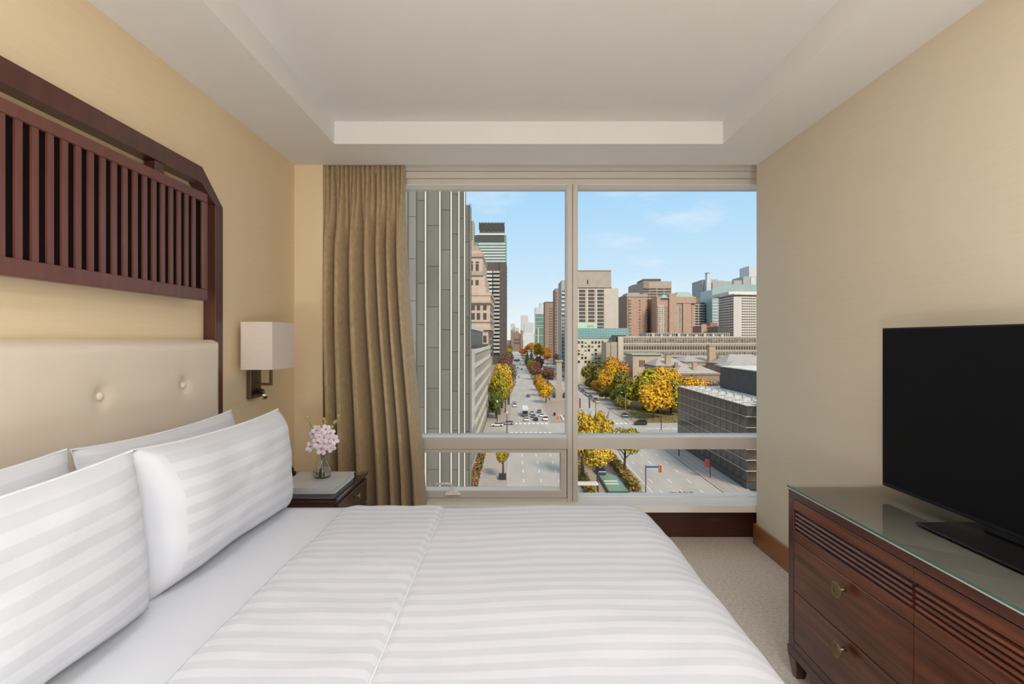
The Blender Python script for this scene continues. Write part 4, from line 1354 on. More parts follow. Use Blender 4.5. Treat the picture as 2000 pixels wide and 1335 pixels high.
t = building('rounded_tower', 'pale grey stepped tower behind the concrete shaft', X(1388, dd), X(1430, dd), dd, dd + 40, Hh(549, dd), C['grey_tower'])
bx('upper_step', C['grey_tower'], t, X(1388, dd), X(1404, dd), dd + 2, dd + 30, Hh(549, dd), Hh(545, dd))
bx('upper_step', C['grey_tower'], t, X(1404, dd), X(1416, dd), dd + 4, dd + 30, Hh(549, dd), Hh(547, dd))
dd = 620.0
t = empty('sloped_glass_block', (X(1440, dd), dd, G), 'pale teal glass building with a sloping roofline', 'building')
MB().prism([(X(1391, dd), G), (X(1520, dd), G), (X(1520, dd), Hh(556, dd)), (X(1425, dd), Hh(555, dd)), (X(1391, dd), Hh(565.5, dd))], 'y', dd, dd + 40).build('glass_walls', mat('pale_teal_glazing', (.36, .47, .45), .25, c2=(.30, .40, .39), scale=.1), t)
bands(t, 'floor_band', C['pale_tower'], X(1391, dd), X(1404, dd), dd - .5, dd, [Hh(p, dd) for p in range(590, 640, 6)], 1.1)
dd = 800.0
t = building('dark_roof_tower', 'dark grey tower top with glazed corner above the teal building', X(1451.5, dd), X(1520, dd), dd, dd + 40, Hh(539.5, dd), C['grey_tower'])
bx('glazed_corner', C['pale_tower'], t, X(1466, dd), X(1476, dd), dd - 1, dd, Hh(556, dd), Hh(541, dd))
bx('roof_slab', C['concrete'], t, X(1434, dd), X(1452, dd), dd + 2, dd + 30, Hh(556, dd), Hh(547, dd))
dd = 950.0
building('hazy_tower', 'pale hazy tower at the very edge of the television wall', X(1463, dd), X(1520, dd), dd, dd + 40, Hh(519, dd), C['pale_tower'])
# white curved hotel
dd = 470.0
t = empty('white_hotel', (X(1440, dd), dd, G), 'white concrete hotel with a fan of windowed facades', 'building')
zt = Hh(579, dd)
poly = [(X(1403.5, 500), 500), (X(1433, dd), dd), (X(1445, dd), dd - 1), (X(1540, dd + 10), dd + 10), (X(1540, dd + 10), dd + 60), (X(1406, dd + 60), dd + 60)]
MB().prism(poly, 'z', G, zt).build('walls', C['white_hotel'], t)
MB().prism([(x * 1.0, y) for (x, y) in poly], 'z', zt, Hh(575.5, dd)).build('dark_storey', C['glass_brown'], t)
MB().prism([(x, y - .8) for (x, y) in poly], 'z', Hh(575.5, dd), Hh(573, dd)).build('parapet', C['white_hotel'], t)
bx('roof_house', C['white_hotel'], t, X(1430, dd), X(1520, dd), dd + 8, dd + 50, Hh(573, dd), Hh(567.5, dd))
wl = MB()
A, B = Vector((X(1403.5, 500), 500, 0)), Vector((X(1433, dd), dd, 0))
A2, B2 = Vector((X(1445, dd), dd - 1, 0)), Vector((X(1540, dd + 10), dd + 10, 0))
for (P, Q, nx) in ((A, B, 9), (A2, B2, 26)):
    dv = (Q - P)
    nn = Vector((dv.y, -dv.x, 0)).normalized()
    for (a, b_) in cells(0.02, .98, nx, .62):
        for (z0, z1) in cells(Hh(662, dd), Hh(580, dd), 16, .5):
            p, q = P + dv * a, P + dv * b_
            c = [p + nn * .2, q + nn * .2, q - nn * .3, p - nn * .3]
            wl.hexa([(v.x, v.y, z0) for v in c] + [(v.x, v.y, z1) for v in c])
wl.build('window_glazing', C['glass_brown'], t)['kind'] = 'stuff'
dd = 430.0
t = building('red_brick_block', 'low red brick block before the white hotel', X(1369, dd), X(1403, dd), dd, dd + 20, Hh(636, dd), C['brick_red'])
bx('attic', C['brick_red'], t, X(1388, dd), X(1402, dd), dd + 1, dd + 18, Hh(636, dd), Hh(630, dd))
bx('pale_wing', C['brick_pink'], t, X(1369, dd), X(1379, dd), dd - 1, dd, Hh(650, dd), Hh(633, dd))
windows(t, 'y', dd, X(1380, dd), X(1402, dd), Hh(650, dd), Hh(637, dd), 5, 2, .4, .5, C['glass_brown'])
dd = 405.0
t = building('charcoal_block', 'small charcoal block beside the red brick block', X(1401.5, dd), X(1425, dd), dd, dd + 20, Hh(637, dd), C['glass_grey'])
bands(t, 'rib', C['charcoal'], X(1401.5, dd), X(1425, dd), dd - .3, dd, [Hh(p, dd) for p in (640, 644, 648)], .5)
dd = 900.0
building('slate_tower', 'dark slab squeezed between hospital and pink brick tower', X(1205, dd), X(1218, dd), dd, dd + 30, Hh(608, dd), C['grey_tower'])
dd = 1100.0
building('pale_slab', 'pale tower top squeezed between hospital and pink brick tower', X(1204, dd), X(1218, dd), dd, dd + 30, Hh(592, dd), C['pale_tower'])


# old law-court roofs among the trees
def hip(name, label, px0, px1, dd, depth, pe, pr, m='slate', wall='yellow_brick', ins=.28, group='old roofs beside the park'):
    o = empty(name, (X((px0 + px1) / 2, dd), dd, G), label, 'building', group)
    x0, x1, ze, zr = X(px0, dd), X(px1, dd), Hh(pe, dd), Hh(pr, dd)
    bx('walls', C[wall], o, x0 + .5, x1 - .5, dd + .5, dd + depth - .5, G, ze)
    w = (x1 - x0) * ins
    ym = dd + depth / 2
    mb = MB()
    mb.v += [(x0, dd, ze), (x1, dd, ze), (x1, dd + depth, ze), (x0, dd + depth, ze), (x0 + w, ym, zr), (x1 - w, ym, zr)]
    mb.f += [(0, 1, 5, 4), (1, 2, 5), (2, 3, 4, 5), (3, 0, 4), (3, 2, 1, 0)]
    mb.build('hip_roof', C[m], o)
    bx('eaves', C['brick_brown'], o, x0 + .2, x1 - .2, dd + .2, dd + depth - .2, ze - .8, ze)
    return o


h1 = hip('law_court', 'old stone hall with pale hipped roof behind the golden trees', 1280, 1345, 290, 26, 714, 700)
bx('chimney', C['yellow_brick'], h1, X(1301, 292), X(1310.5, 292), 292, 295, Hh(712, 292), Hh(694, 292))
bx('chimney', C['brick_brown'], h1, X(1319, 288), X(1325, 288), 288.5, 290, Hh(718, 288), Hh(707, 288))
h2 = hip('law_court', 'old stone hall with the tall yellow brick chimney', 1335, 1415, 318, 30, 706, 696)
bx('chimney', C['yellow_brick'], h2, X(1385.5, 316), X(1397.5, 316), 316, 320, Hh(712, 316), Hh(673, 316))
bx('chimney_cap', C['yellow_brick'], h2, X(1384.5, 316), X(1398.5, 316), 315.6, 320.4, Hh(675.5, 316), Hh(673.5, 316))
h3 = hip('law_court', 'old hall with pale roof touching the television wall', 1418, 1520, 286, 30, 711, 693, wall='brick_brown')
for px in (1413, 1432, 1452):
    bx('chimney', C['brick_brown'], h3, X(px, 298), X(px + 5, 298), 306, 308, Hh(705, 298), Hh(694 + (px % 3), 298))
h4 = hip('law_court', 'low annex with a pale roof beside the black fly tower', 1318, 1408, 262, 20, 729, 716, wall='brick_brown')
bx('chimney', C['yellow_brick'], h4, X(1359, 262), X(1367, 262), 266, 268, Hh(724, 262), Hh(709, 262))
h5 = hip('law_court', 'red brick annex with flat pale roof above the fly tower', 1420, 1520, 262, 18, 715, 706, wall='brick_red')
an = building('stone_annex', 'pink stone annex with a green roof edge before the courthouse', X(1236, 340), X(1292, 340), 340, 362, Hh(693, 340), C['stone'])
bx('roof_edge', C['copper'], an, X(1234, 340), X(1294, 340), 339, 362, Hh(693, 340), Hh(690.5, 340))
windows(an, 'y', 340, X(1248, 340), X(1260, 340), Hh(716, 340), Hh(703, 340), 3, 1, .55, 1, C['glass'], each=True)

# ---------------------------------------------------------------- glass opera house
OX, OY0, OY1, OZ = 49.8, 115.0, 163.5, HC - 14.1
op = empty('opera_house', (60, 115, G), 'glass-fronted opera house with white roof along the sidewalk', 'building')
bx('core', C['opera_base'], op, OX + 4.5, 140, OY0 + 4, OY1 - 1, G, OZ - .5)
bx('roof', C['roof_white'], op, OX + .1, 140, OY0 + .1, OY1, OZ - .5, OZ)
bx('granite_base', C['opera_base'], op, OX - .15, 140, OY0 - .15, OY1, G, G + 1.6)
rows, cols = 7, 13
ph_ = (OZ - G - 1.6) / rows
pw_ = (OY1 - OY0) / cols
pm = MB().box(-.05, .05, -pw_ / 2 + .06, pw_ / 2 - .06, -ph_ / 2 + .06, ph_ / 2 - .06).mesh('pane', C['opera_glass'])
for r in range(rows):
    for q in range(cols):
        place(pm, 'pane', op, (OX + .06, OY0 + (q + .5) * pw_, G + 1.6 + (r + .5) * ph_))
for r in range(1, rows + 1):
    z = G + 1.6 + r * ph_
    bx('glazing_rail', C['steel'], op, OX - .28, OX + .1, OY0 - .25, OY1, z - .06, z + .06)
    bx('glazing_rail', C['steel'], op, OX - .25, 90, OY0 - .28, OY0 + .1, z - .09, z + .09)
for q in range(cols + 1):
    y = OY0 + q * pw_
    bx('glazing_post', C['opera_base'], op, OX - .02, OX + .16, y - .05, y + .05, G + 1.6, OZ)
pm2 = MB().box(-1.8, 1.8, -.05, .05, -ph_ / 2 + .06, ph_ / 2 - .06).mesh('pane', C['opera_glass'])
for r in range(rows):
    for q in range(5):
        place(pm2, 'pane', op, (OX + 2 + q * 3.74, OY0 + .06, G + 1.6 + (r + .5) * ph_))
for y in range(9):
    yy = OY0 + 4 + y * 5.0
    bx('roof_bracket', C['grey_tower'], op, OX + .6, OX + 3.2, yy - .18, yy + .18, OZ, OZ + .35)
    bx('roof_vent', C['grey_tower'], op, OX + 5, OX + 5.5, yy - .3, yy + .3, OZ, OZ + .8)
for q in range(24):
    y = OY0 + q * 2.1
    bx('railing_post', C['grey_tower'], op, OX + .15, OX + .22, y - .04, y + .04, OZ, OZ + 1.1)
fly = bx('fly_tower', C['charcoal'], op, 60.6, 140, 100, 158, OZ, HC - 7.95)
bx('fly_roof', C['roof_white'], fly, 60.4, 140, 100, 158.2, HC - 7.95, HC - 7.7)
bx('white_canopy', C['roof_white'], op, OX + 2.2, 66, OY0 - 6, OY0 + 2, OZ + .4, OZ + .9)


# ---------------------------------------------------------------- trees
def crown_mesh(name, seed, n=3600, size=.15, lumps=9, shape='round', hollow=.62):
    rg = random.Random(seed)
    mb = MB()
    ctr = []
    for k in range(lumps):
        a, t = rg.uniform(0, 2 * math.pi), rg.uniform(-.55, .9)
        q = math.sqrt(max(0, 1 - t * t))
        ctr.append((Vector((q * math.cos(a), q * math.sin(a), t)) * rg.uniform(.45, .62), rg.uniform(.36, .5)))
    ctr.append((Vector((0, 0, 0)), .62))
    for k in range(n):
        if shape == 'round':
            c, r = ctr[rg.randrange(len(ctr))]
            d = Vector((rg.gauss(0, 1), rg.gauss(0, 1), rg.gauss(0, 1))).normalized()
            p = c + d * r * rg.uniform(hollow, 1.06)
        else:                     # cone
            h = 1 - math.sqrt(rg.random())
            a = rg.uniform(0, 2 * math.pi)
            rr = (1 - h) * rg.uniform(.55, 1.0) * (.8 + .2 * math.sin(h * 26))
            p = Vector((rr * math.cos(a), rr * math.sin(a), h * 2 - 1))
            d = Vector((math.cos(a), math.sin(a), .5))
        nrm = (d + Vector((rg.gauss(0, .5), rg.gauss(0, .5), rg.gauss(.3, .5)))).normalized()
        u = nrm.cross(Vector((rg.gauss(0, 1), rg.gauss(0, 1), rg.gauss(0, 1)))).normalized()
        w = nrm.cross(u)
        s = size * rg.uniform(.55, 1.15)
        b = len(mb.v)
        for (i, j) in ((-1, -.2), (0, -.75), (1, .1), (.1, .8)):
            mb.v.append(tuple(p + u * (i * s * .62) + w * (j * s * .62)))
        mb.f.append((b, b + 1, b + 2, b + 3))
    return mb.mesh(name, L['yellow'])


CR = [crown_mesh('crown_a', 1), crown_mesh('crown_b', 2, lumps=12), crown_mesh('crown_c', 3, lumps=7), crown_mesh('crown_d', 4, n=4600, size=.13, lumps=14)]
CONE = crown_mesh('crown_cone', 5, n=2200, size=.17, shape='cone')
THIN = crown_mesh('crown_thin', 6, n=2400, size=.10, lumps=12, hollow=.1)


def trunk_mesh():
    mb = MB()
    mb.tube([(0, 0, 0), (.01, 0, .3), (0, .01, .62), (.01, 0, .95)], [.030, .024, .017, .005], 8)
    rg = random.Random(11)
    for k in range(9):
        a = k * 2.4
        z = .32 + k * .055
        r = .24 - k * .012
        mb.tube([(0, 0, z), (r * .5 * math.cos(a), r * .5 * math.sin(a), z + .10), (r * math.cos(a), r * math.sin(a), z + .24)], [.012, .008, .003], 5)
    return mb.mesh('trunk', C['bark'])


TRK = trunk_mesh()
ti = 0


def tree(label, x, y, h, r, leaf, kind='round', name='tree', group=None, low=None, lean=0):
    """a tree standing at x, y: h metres tall, crown radius r"""
    global ti
    o = empty(name, (x, y, G + .1), label, 'tree', group)
    ti += 1
    place(TRK, 'trunk', o, (x, y, G + .1), (h * .9, h * .9, h * .96), rotz=ti * 1.3)
    me = {'round': CR[ti % 4], 'cone': CONE, 'thin': THIN}[kind]
    zb = low if low is not None else h * .28
    ch = (h - zb) / 2
    c = place(me, 'crown', o, (x, y, G + .1 + zb + ch), (r, r, ch), rotz=ti * 2.1)
    own_mat(c, L[leaf])
    return o


g1 = 'trees on the near median'
tree('bright yellow tree with a dark trunk beside the green panel', 17.4, 112, 10.5, 3.8, 'yellow', group=g1, low=4.3)
tree('yellow tree filling the corner by the window mullion', 15.6, 122, 17.0, 3.5, 'yellow', group=g1, low=3.0)
tree('olive-yellow tree at the road edge by the blue street sign', 25.6, 124, 12.6, 4.0, 'yellow_green', group=g1, low=4.6)
tree('slender golden tree behind the median pond', 22.6, 136, 15.0, 3.0, 'yellow', group=g1, low=3.0)
tree('orange-tinted small tree further along the near median', 19.8, 146, 12.0, 3.6, 'gold', group=g1, low=3.0)
tree('sidewalk tree in a square black planter', -2.5, 123, 9.2, 2.1, 'yellow_green', low=3.2)
bx('planter', C['lead'], None, -3.5, -1.8, 122.3, 123.9, G + .12, G + 1.3)
tag(bpy.data.objects['planter'], 'square black planter at the foot of the sidewalk tree', 'planter')

g2 = 'trees along the sidewalk before the banded block'
tree('big green and yellow street tree next to the banded block', -6.2, 229, 20.5, 4.7, 'yellow_green', group=g2, low=2)
tree('green lower street tree at the corner of the banded block', -7.2, 217, 14.0, 3.7, 'green', group=g2, low=1)
tree('yellow street tree above the second one on the sidewalk', -5.6, 250, 22.0, 5.2, 'yellow', group=g2, low=4)
tree('brown thinning street tree by the parked white cars', -3.9, 236, 12.0, 2.4, 'brown', 'thin', group=g2, low=2)
tree('bare dark street tree leaning over the left lane', -2.6, 264, 17.5, 4.6, 'brown', 'thin', group=g2, low=2)
tree('bare dark street tree in front of the limestone tower', -3.5, 300, 20.5, 6.0, 'brown', 'thin', group=g2, low=5)
tree('wispy brown street tree further up the sidewalk', -4.5, 345, 20, 6, 'brown', 'thin', group=g2, low=5)
tree('dull maroon street tree below the striped tower', -6.5, 400, 21, 6.5, 'maroon', 'thin', group=g2, low=5)
tree('brown street tree at the foot of the dark tower', -8, 520, 22, 8, 'brown', group=g2, low=5)
tree('yellow-green tree far up at the dark tower corner', -10, 900, 22, 9, 'yellow_green', group=g2, low=3)
tree('far olive tree just left of the parliament', -12, 1200, 22, 10, 'olive', group=g2, low=3)

g3 = 'trees on the long median'
tree('round orange tree closest to the memorial garden', 16.2, 272, 11.5, 4.6, 'gold', group=g3, low=1.5)
tree('second round orange tree on the median', 15.6, 305, 10.5, 3.6, 'gold', group=g3, low=1.5)
tree('smaller orange tree with maroon neighbours on the median', 15.2, 338, 11.0, 3.6, 'orange', group=g3, low=1.5)
tree('maroon tree on the far edge of the median', 23.5, 372, 14, 4.6, 'maroon', group=g3, low=2)
tree('brown-red tree on the median above the orange trees', 17, 430, 15, 5.5, 'maroon', group=g3, low=2)
tree('olive-brown tree on the middle of the median', 16.5, 505, 15, 5, 'olive', group=g3, low=2)
tree('purple-brown tree beside the far right lanes', 23, 520, 17, 6, 'maroon', group=g3, low=2)
tree('dark green conifer on the left of the far median', 17, 690, 20, 4.2, 'conifer', 'cone', group=g3, low=1)
tree('dark green conifer on the right of the far median', 23, 710, 21, 4.6, 'conifer', 'cone', group=g3, low=1)
tree('small rusty tree at the far end of the median', 17, 1050, 16, 8, 'red_orange', group=g3, low=2)
tree('yellow tree before the brown slab tower', 44, 900, 28, 13, 'gold', group=g3, low=2)
tree('orange tree at the corner of the brown slab tower', 51, 820, 22, 8, 'orange', group=g3, low=2)
tree('brown bare tree below the brown slab tower', 51, 640, 17, 7, 'maroon', 'thin', group=g3, low=3)
tree('bare tree beside the parked cars on the far side', 46.5, 565, 13, 3.5, 'brown', 'thin', group=g3, low=3)
tree('russet treeline in front of the parliament wing', 42, 1420, 26, 17, 'orange', group=g3, low=2)
tree('golden treeline right of the parliament', 62, 1380, 24, 15, 'gold', group=g3, low=2)

g4 = 'autumn trees of the park'
PARK = [
    ('red-orange maple at the end of the park row', 52.5, 418, 20, 7.2, 'red_orange', 'round', 2),
    ('dark green tree in front of the cream block', 61, 360, 19.5, 8.5, 'green', 'round', 1),
    ('olive tree over the far parked cars', 52.5, 366, 17.5, 7.0, 'olive', 'round', 1),
    ('orange tree below the stair towers', 62.5, 350, 22.0, 6.6, 'orange', 'round', 3),
    ('brown-green tree behind the gold one', 56.5, 338, 18.5, 7.2, 'olive', 'round', 1),
    ('gold tree leaning over the parked row', 53.8, 304, 17.5, 6.6, 'gold', 'round', 1.5),
    ('rusty tree with a brown top behind the olive one', 66.0, 338, 21.5, 7.4, 'orange', 'round', 2),
    ('tall gold-tipped tree in the middle of the park row', 59.5, 322, 21, 5.4, 'gold', 'round', 3),
    ('dark olive-green tree with drooping crown', 54.5, 272, 18.0, 7.4, 'olive', 'round', .6),
    ('deep green tree behind the street lamp', 53.5, 254, 12.5, 5.2, 'green', 'round', .4),
    ('huge yellow-green tree towering over the lawn', 58.5, 243, 20.5, 8.8, 'yellow_green', 'round', 2),
    ('golden tree behind the huge yellow-green one', 71.5, 256, 20.0, 8.4, 'gold', 'round', 2),
    ('bright yellow-orange tree in front, beside the opera house', 56.5, 217, 17.2, 8.2, 'gold', 'round', 1.6),
    ('golden tree peeking over the opera house roof', 80.5, 240, 17.0, 7.2, 'gold', 'round', 2),
    ('yellow tree between the golden crowns', 66.5, 228, 16.5, 7.0, 'yellow_green', 'round', 1),
    ('bare brown bush-like tree by the black fly tower', 90, 238, 15, 7, 'brown', 'thin', 2),
    ('low olive shrub tree at the lawn corner', 48.5, 243, 7.5, 3.6, 'olive', 'round', .3),
    ('dark evergreen shrub under the drooping olive crown', 50.5, 262, 8.5, 4.0, 'green', 'round', .3),
    ('low brown shrub under the leaning gold tree', 48.8, 286, 8.0, 4.2, 'olive', 'round', .3),
    ('low rusty shrub by the middle of the parked row', 49.2, 318, 8.5, 4.4, 'orange', 'round', .3),
    ('low olive shrub by the far end of the parked row', 49.2, 348, 9.0, 4.6, 'olive', 'round', .3),
    ('dark green tree filling the gap under the huge tree', 64, 250, 14.0, 6.6, 'green', 'round', .4),
    ('shaded green tree behind the bright front tree', 62.5, 234, 12.5, 6.0, 'green', 'round', .4),
    ('dark green tree low behind the opera house corner', 72, 232, 12.0, 6.0, 'green', 'round', .4),
    ('rust-brown tree at the foot of the stone annex', 76, 305, 17.0, 7.0, 'olive', 'round', 1),
    ('brown leafless tree before the old stone hall', 84, 262, 16.0, 6.5, 'brown', 'thin', 2),
]
for (lab, x, y, h, r, lf, kd, lw) in PARK:
    tree(lab, x, y, h, r, lf, kd, group=g4, low=lw)


def foliage_strip(name, label, x0, x1, y0, y1, z0, h, n, leaf, size, cat='hedge'):
    rg = random.Random(len(name) + n)
    mb = MB()
    for k in range(n):
        p = Vector((rg.uniform(x0, x1), rg.uniform(y0, y1), z0 + h * rg.random() ** .6))
        nrm = Vector((rg.gauss(0, .6), rg.gauss(0, .6), 1)).normalized()
        u = nrm.cross(Vector((rg.gauss(0, 1), rg.gauss(0, 1), rg.gauss(0, 1)))).normalized()
        w = nrm.cross(u)
        s = size * rg.uniform(.6, 1.2)
        b = len(mb.v)
        for (i, j) in ((-1, -.2), (0, -.8), (1, .1), (.1, .8)):
            mb.v.append(tuple(p + u * (i * s) + w * (j * s)))
        mb.f.append((b, b + 1, b + 2, b + 3))
    o = mb.build(name, L[leaf], None)
    return tag(o, label, cat, kind='stuff')


tag(bx('planter_box', C['kerb'], None, -9.9, -7.6, 100, 152, G + .1, G + .55), 'long stone planter beside the finned building', 'planter')
foliage_strip('flower_bed', 'red and green flower bed in the long planter by the finned building', -9.7, -7.8, 101, 151, G + .55, .9, 3000, 'flowers', .28)
foliage_strip('shrub_bed', 'rust and yellow shrubs along the left of the median', 14.6, 16.8, 104, 150, G + .15, 1.3, 2200, 'hedge', .28)
foliage_strip('shrub_bed', 'tall yellow shrubs along the road side of the median', 24.3, 26.5, 112, 142, G + .15, 2.0, 2600, 'hedge', .28)
foliage_strip('shrub_bed', 'low shrubs at the near edge of the avenue', 31, 36.5, 108.2, 109.8, G, 1.0, 420, 'hedge', .26)
foliage_strip('fallen_leaves', 'fallen autumn leaves covering the park edge', 46, 100, 208, 250, G + .1, .25, 2600, 'hedge', .30)

pd = empty('median_pond', (21, 116, G), 'flat green rectangular pool with pale stripes in the median', 'pool')
bx('rim', C['opera_base'], pd, 19.4, 23.8, 110.6, 124.0, G + .15, G + .75)
bx('green_surface', C['pond'], pd, 19.6, 23.6, 110.9, 123.8, G + .75, G + .80)
bx('pale_stripe', C['roof_white'], pd, 19.8, 22.7, 116.0, 117.1, G + .80, G + .83)
bx('pale_stripe', C['roof_white'], pd, 19.9, 22.8, 118.2, 119.2, G + .80, G + .83)
lg = empty('white_ledge', (14, 109, G), 'white flat canopy at the lower corner by the mullion', 'canopy')
bx('slab', C['roof_white'], lg, 12.2, 16.9, 107.3, 109.4, G + 2.9, G + 3.2, .05)
for x in (12.6, 16.5):
    bx('post', C['steel'], lg, x - .08, x + .08, 108.2, 108.4, G + .15, G + 2.9)

# memorial column on the median
mc = empty('memorial_column', (24, 287, G), 'tall stone memorial column with a bronze figure on the median', 'monument')
bx('plinth', C['granite'], mc, 19, 29, 282, 292, G + .1, G + 1.2)
bx('pedestal', C['granite'], mc, 21.8, 26.2, 284.8, 289.2, G + 1.2, G + 5.5)
MB().prism([(22.6, 285.6), (25.4, 285.6), (25.2, 288.4), (22.8, 288.4)], 'z', G + 5.5, G + 20.3).build('shaft', C['granite'], mc)
bx('capital', C['granite'], mc, 22.1, 25.9, 285.1, 288.9, G + 20.3, G + 21.2)
MB().tube([(24, 287, G + 21.2), (24, 287, G + 22.6), (24, 287, G + 23.4), (24, 287, G + 24.0)], [1.1, .9, .7, .35], 10).build('bronze_figure', C['bronze_statue'], mc)
for (x, nm) in ((21.2, 1), (26.8, 2)):
    MB().tube([(x, 284, G + 1.2), (x, 284, G + 2.8), (x, 284, G + 3.9), (x, 284, G + 4.4)], [.7, .9, .6, .3], 8).build('bronze_soldier', C['bronze_statue'], mc)

# ---------------------------------------------------------------- street furniture
def lamp_post(label, x, y, h, arm, group='street poles'):
    o = empty('street_lamp', (x, y, G + .1), label, 'street lamp', group)
    MB().tube([(x, y, G + .1), (x, y, G + h)], [.16, .09], 8).build('pole', C['lead'] if arm >= 0 else C['steel'], o)
    if arm:
        MB().tube([(x, y, G + h), (x + arm * .5, y, G + h + .25), (x + arm, y, G + h + .2)], .06, 6).build('arm', C['lead'], o)
    MB().blob((x + arm, y, G + h + .15), (.45, .25, .2) if arm else (.35, .35, .55), n=8, m=5).build('lantern', C['roof_white'], o)
    return o


lamp_post('street lamp with a pale lantern before the bright yellow tree', 52.0, 190, 8.3, 0)
lamp_post('silver lamp pole at the edge of the lawn', 47.3, 228, 9.5, -1.6)
lamp_post('black lamp pole on the corner of the left sidewalk', -2.4, 183, 7.0, 0)
lamp_post('dark pole on the sidewalk by the opera house, far one', 45.4, 148, 5.5, 0)
lamp_post('dark pole at the left sidewalk crossing', -6.5, 207.5, 8.0, 0)
lamp_post('dark pole at the median crossing beside the mullion', 17.8, 182, 8.0, 0)


def signal(label, x, y, h, arm, m):
    o = empty('traffic_signal', (x, y, G + .1), label, 'traffic light', 'traffic signals')
    MB().tube([(x, y, G + .1), (x, y, G + h)], .10, 8).build('pole', C['lead'], o)
    MB().tube([(x, y, G + h - .4), (x + arm, y, G + h - .4)], .06, 6).build('arm', C['steel'], o)
    hd_ = bx('signal_head', C[m], o, x + arm - .35, x + arm + .35, y - .25, y + .25, G + h - 1.5, G + h + .1, .05)
    for q in range(3):
        MB().lathe((x + arm, 0, G + h - .2 - q * .5), [(.17, y - .38), (.17, y - .25)], 10, 'y').build('lens', C['lead'], hd_)
    return o


signal('orange traffic signal hanging over the road by the blue sign', 27.3, 111.5, 6.0, 3.0, 'signal_orange')
signal('yellow traffic signal above the far right lanes', 31.6, 208, 8.2, 0.0, 'signal_yellow')
signal('yellow traffic signal at the park corner', 46.4, 212, 8.0, -1.0, 'signal_yellow')
sg = empty('street_sign', (28.2, 111.3, G), 'long blue street name sign beside the orange signal', 'sign')
bx('blade', C['sign_blue'], sg, 27.4, 29.9, 111.25, 111.33, G + 5.50, G + 5.85)
rs = empty('red_banner', (44.8, 124, G), 'dark red banner on a black post on the opera sidewalk', 'banner')
bx('cloth', C['sign_red'], rs, 44.0, 45.1, 123.95, 124.05, G + 2.6, G + 4.5)
MB().tube([(45.25, 124, G + .1), (45.25, 124, G + 4.7)], .10, 8).build('post', C['lead'], rs)
for (x, lab) in ((25.2, 'red flag on a pole close to the mullion'), (28.9, 'second dark flag pole on the median tip')):
    fl = empty('flag_pole', (x, 208.5, G), lab, 'flag')
    MB().tube([(x, 208.5, G), (x, 208.5, G + 9.5)], .09, 6).build('pole', C['steel'], fl)
    bx('flag', C['sign_red'] if x < 26 else C['charcoal'], fl, x + .1, x + .65, 208.45, 208.55, G + 5.5, G + 9.3)

# ---------------------------------------------------------------- cars
CARM = {'white': mat('car_white', (.72, .71, .69), .25, coat=.5), 'black': mat('car_black', (.022, .022, .026), .2, coat=.5), 'silver': mat('car_silver', (.40, .40, .41), .3, metal=.4, coat=.4),
        'grey': mat('car_grey', (.12, .12, .13), .25, coat=.5), 'red': mat('car_red', (.30, .035, .03), .25, coat=.5), 'blue': mat('car_blue', (.05, .08, .20), .25, coat=.5)}
CAR_G = mat('car_windows', (.018, .019, .022), .08)
CAR_T = mat('car_tyre', (.015, .015, .015), .8)


def car_parts(L_, Wd, h0, h1, nose, tail, glass_up):
    """lower body, glass house, roof, wheel; the car points along +y"""
    a, w = L_ / 2, Wd / 2
    body = MB().prism([(-a, .38), (-a + .1, .30), (a - .15, .30), (a, .45), (a - .05, h0 - .12), (a - nose * .6, h0), (-a + .1, h0), (-a, h0 - .2)], 'x', -w, w).mesh('body', CARM['white'])
    gl_ = MB().hexa([(-w + .04, -a + tail * .3, h0), (w - .04, -a + tail * .3, h0), (w - .04, a - nose, h0), (-w + .04, a - nose, h0),
                     (-w + .22, -a + tail, h1 - .05), (w - .22, -a + tail, h1 - .05), (w - .22, a - nose - .75, h1 - .05), (-w + .22, a - nose - .75, h1 - .05)]).mesh('window_band', CAR_G)
    rf = MB().box(-w + .2, w - .2, -a + tail, a - nose - .75, h1 - .06, h1).mesh('roof', CARM['white'])
    wh = MB().lathe((0, 0, 0), [(.32, -.11), (.32, .11)], 12, 'x').mesh('wheel', CAR_T)
    return (body, gl_, rf, wh, a, w)


SEDAN = car_parts(4.6, 1.85, .95, 1.45, 1.25, .75, 0)
VAN = car_parts(4.9, 1.95, 1.15, 1.85, 1.0, .25, 0)


def car(label, x, y, colr, rz=0, kind=SEDAN, group=None, wheels=True, name='car'):
    o = empty(name, (x, y, G + .01), label, 'car', group)
    b, g_, r, w_, a, w = kind
    for (me, nm) in ((b, 'body'), (g_, 'window_band'), (r, 'roof')):
        p = place(me, nm, o, (x, y, G + .01))
        if nm != 'window_band':
            own_mat(p, CARM[colr])
    if wheels:
        for sx in (-1, 1):
            for sy in (-1, 1):
                place(w_, 'wheel', o, (x + sx * (w - .08), y + sy * (a - .9), G + .33))
    o.rotation_euler.z = rz
    return o


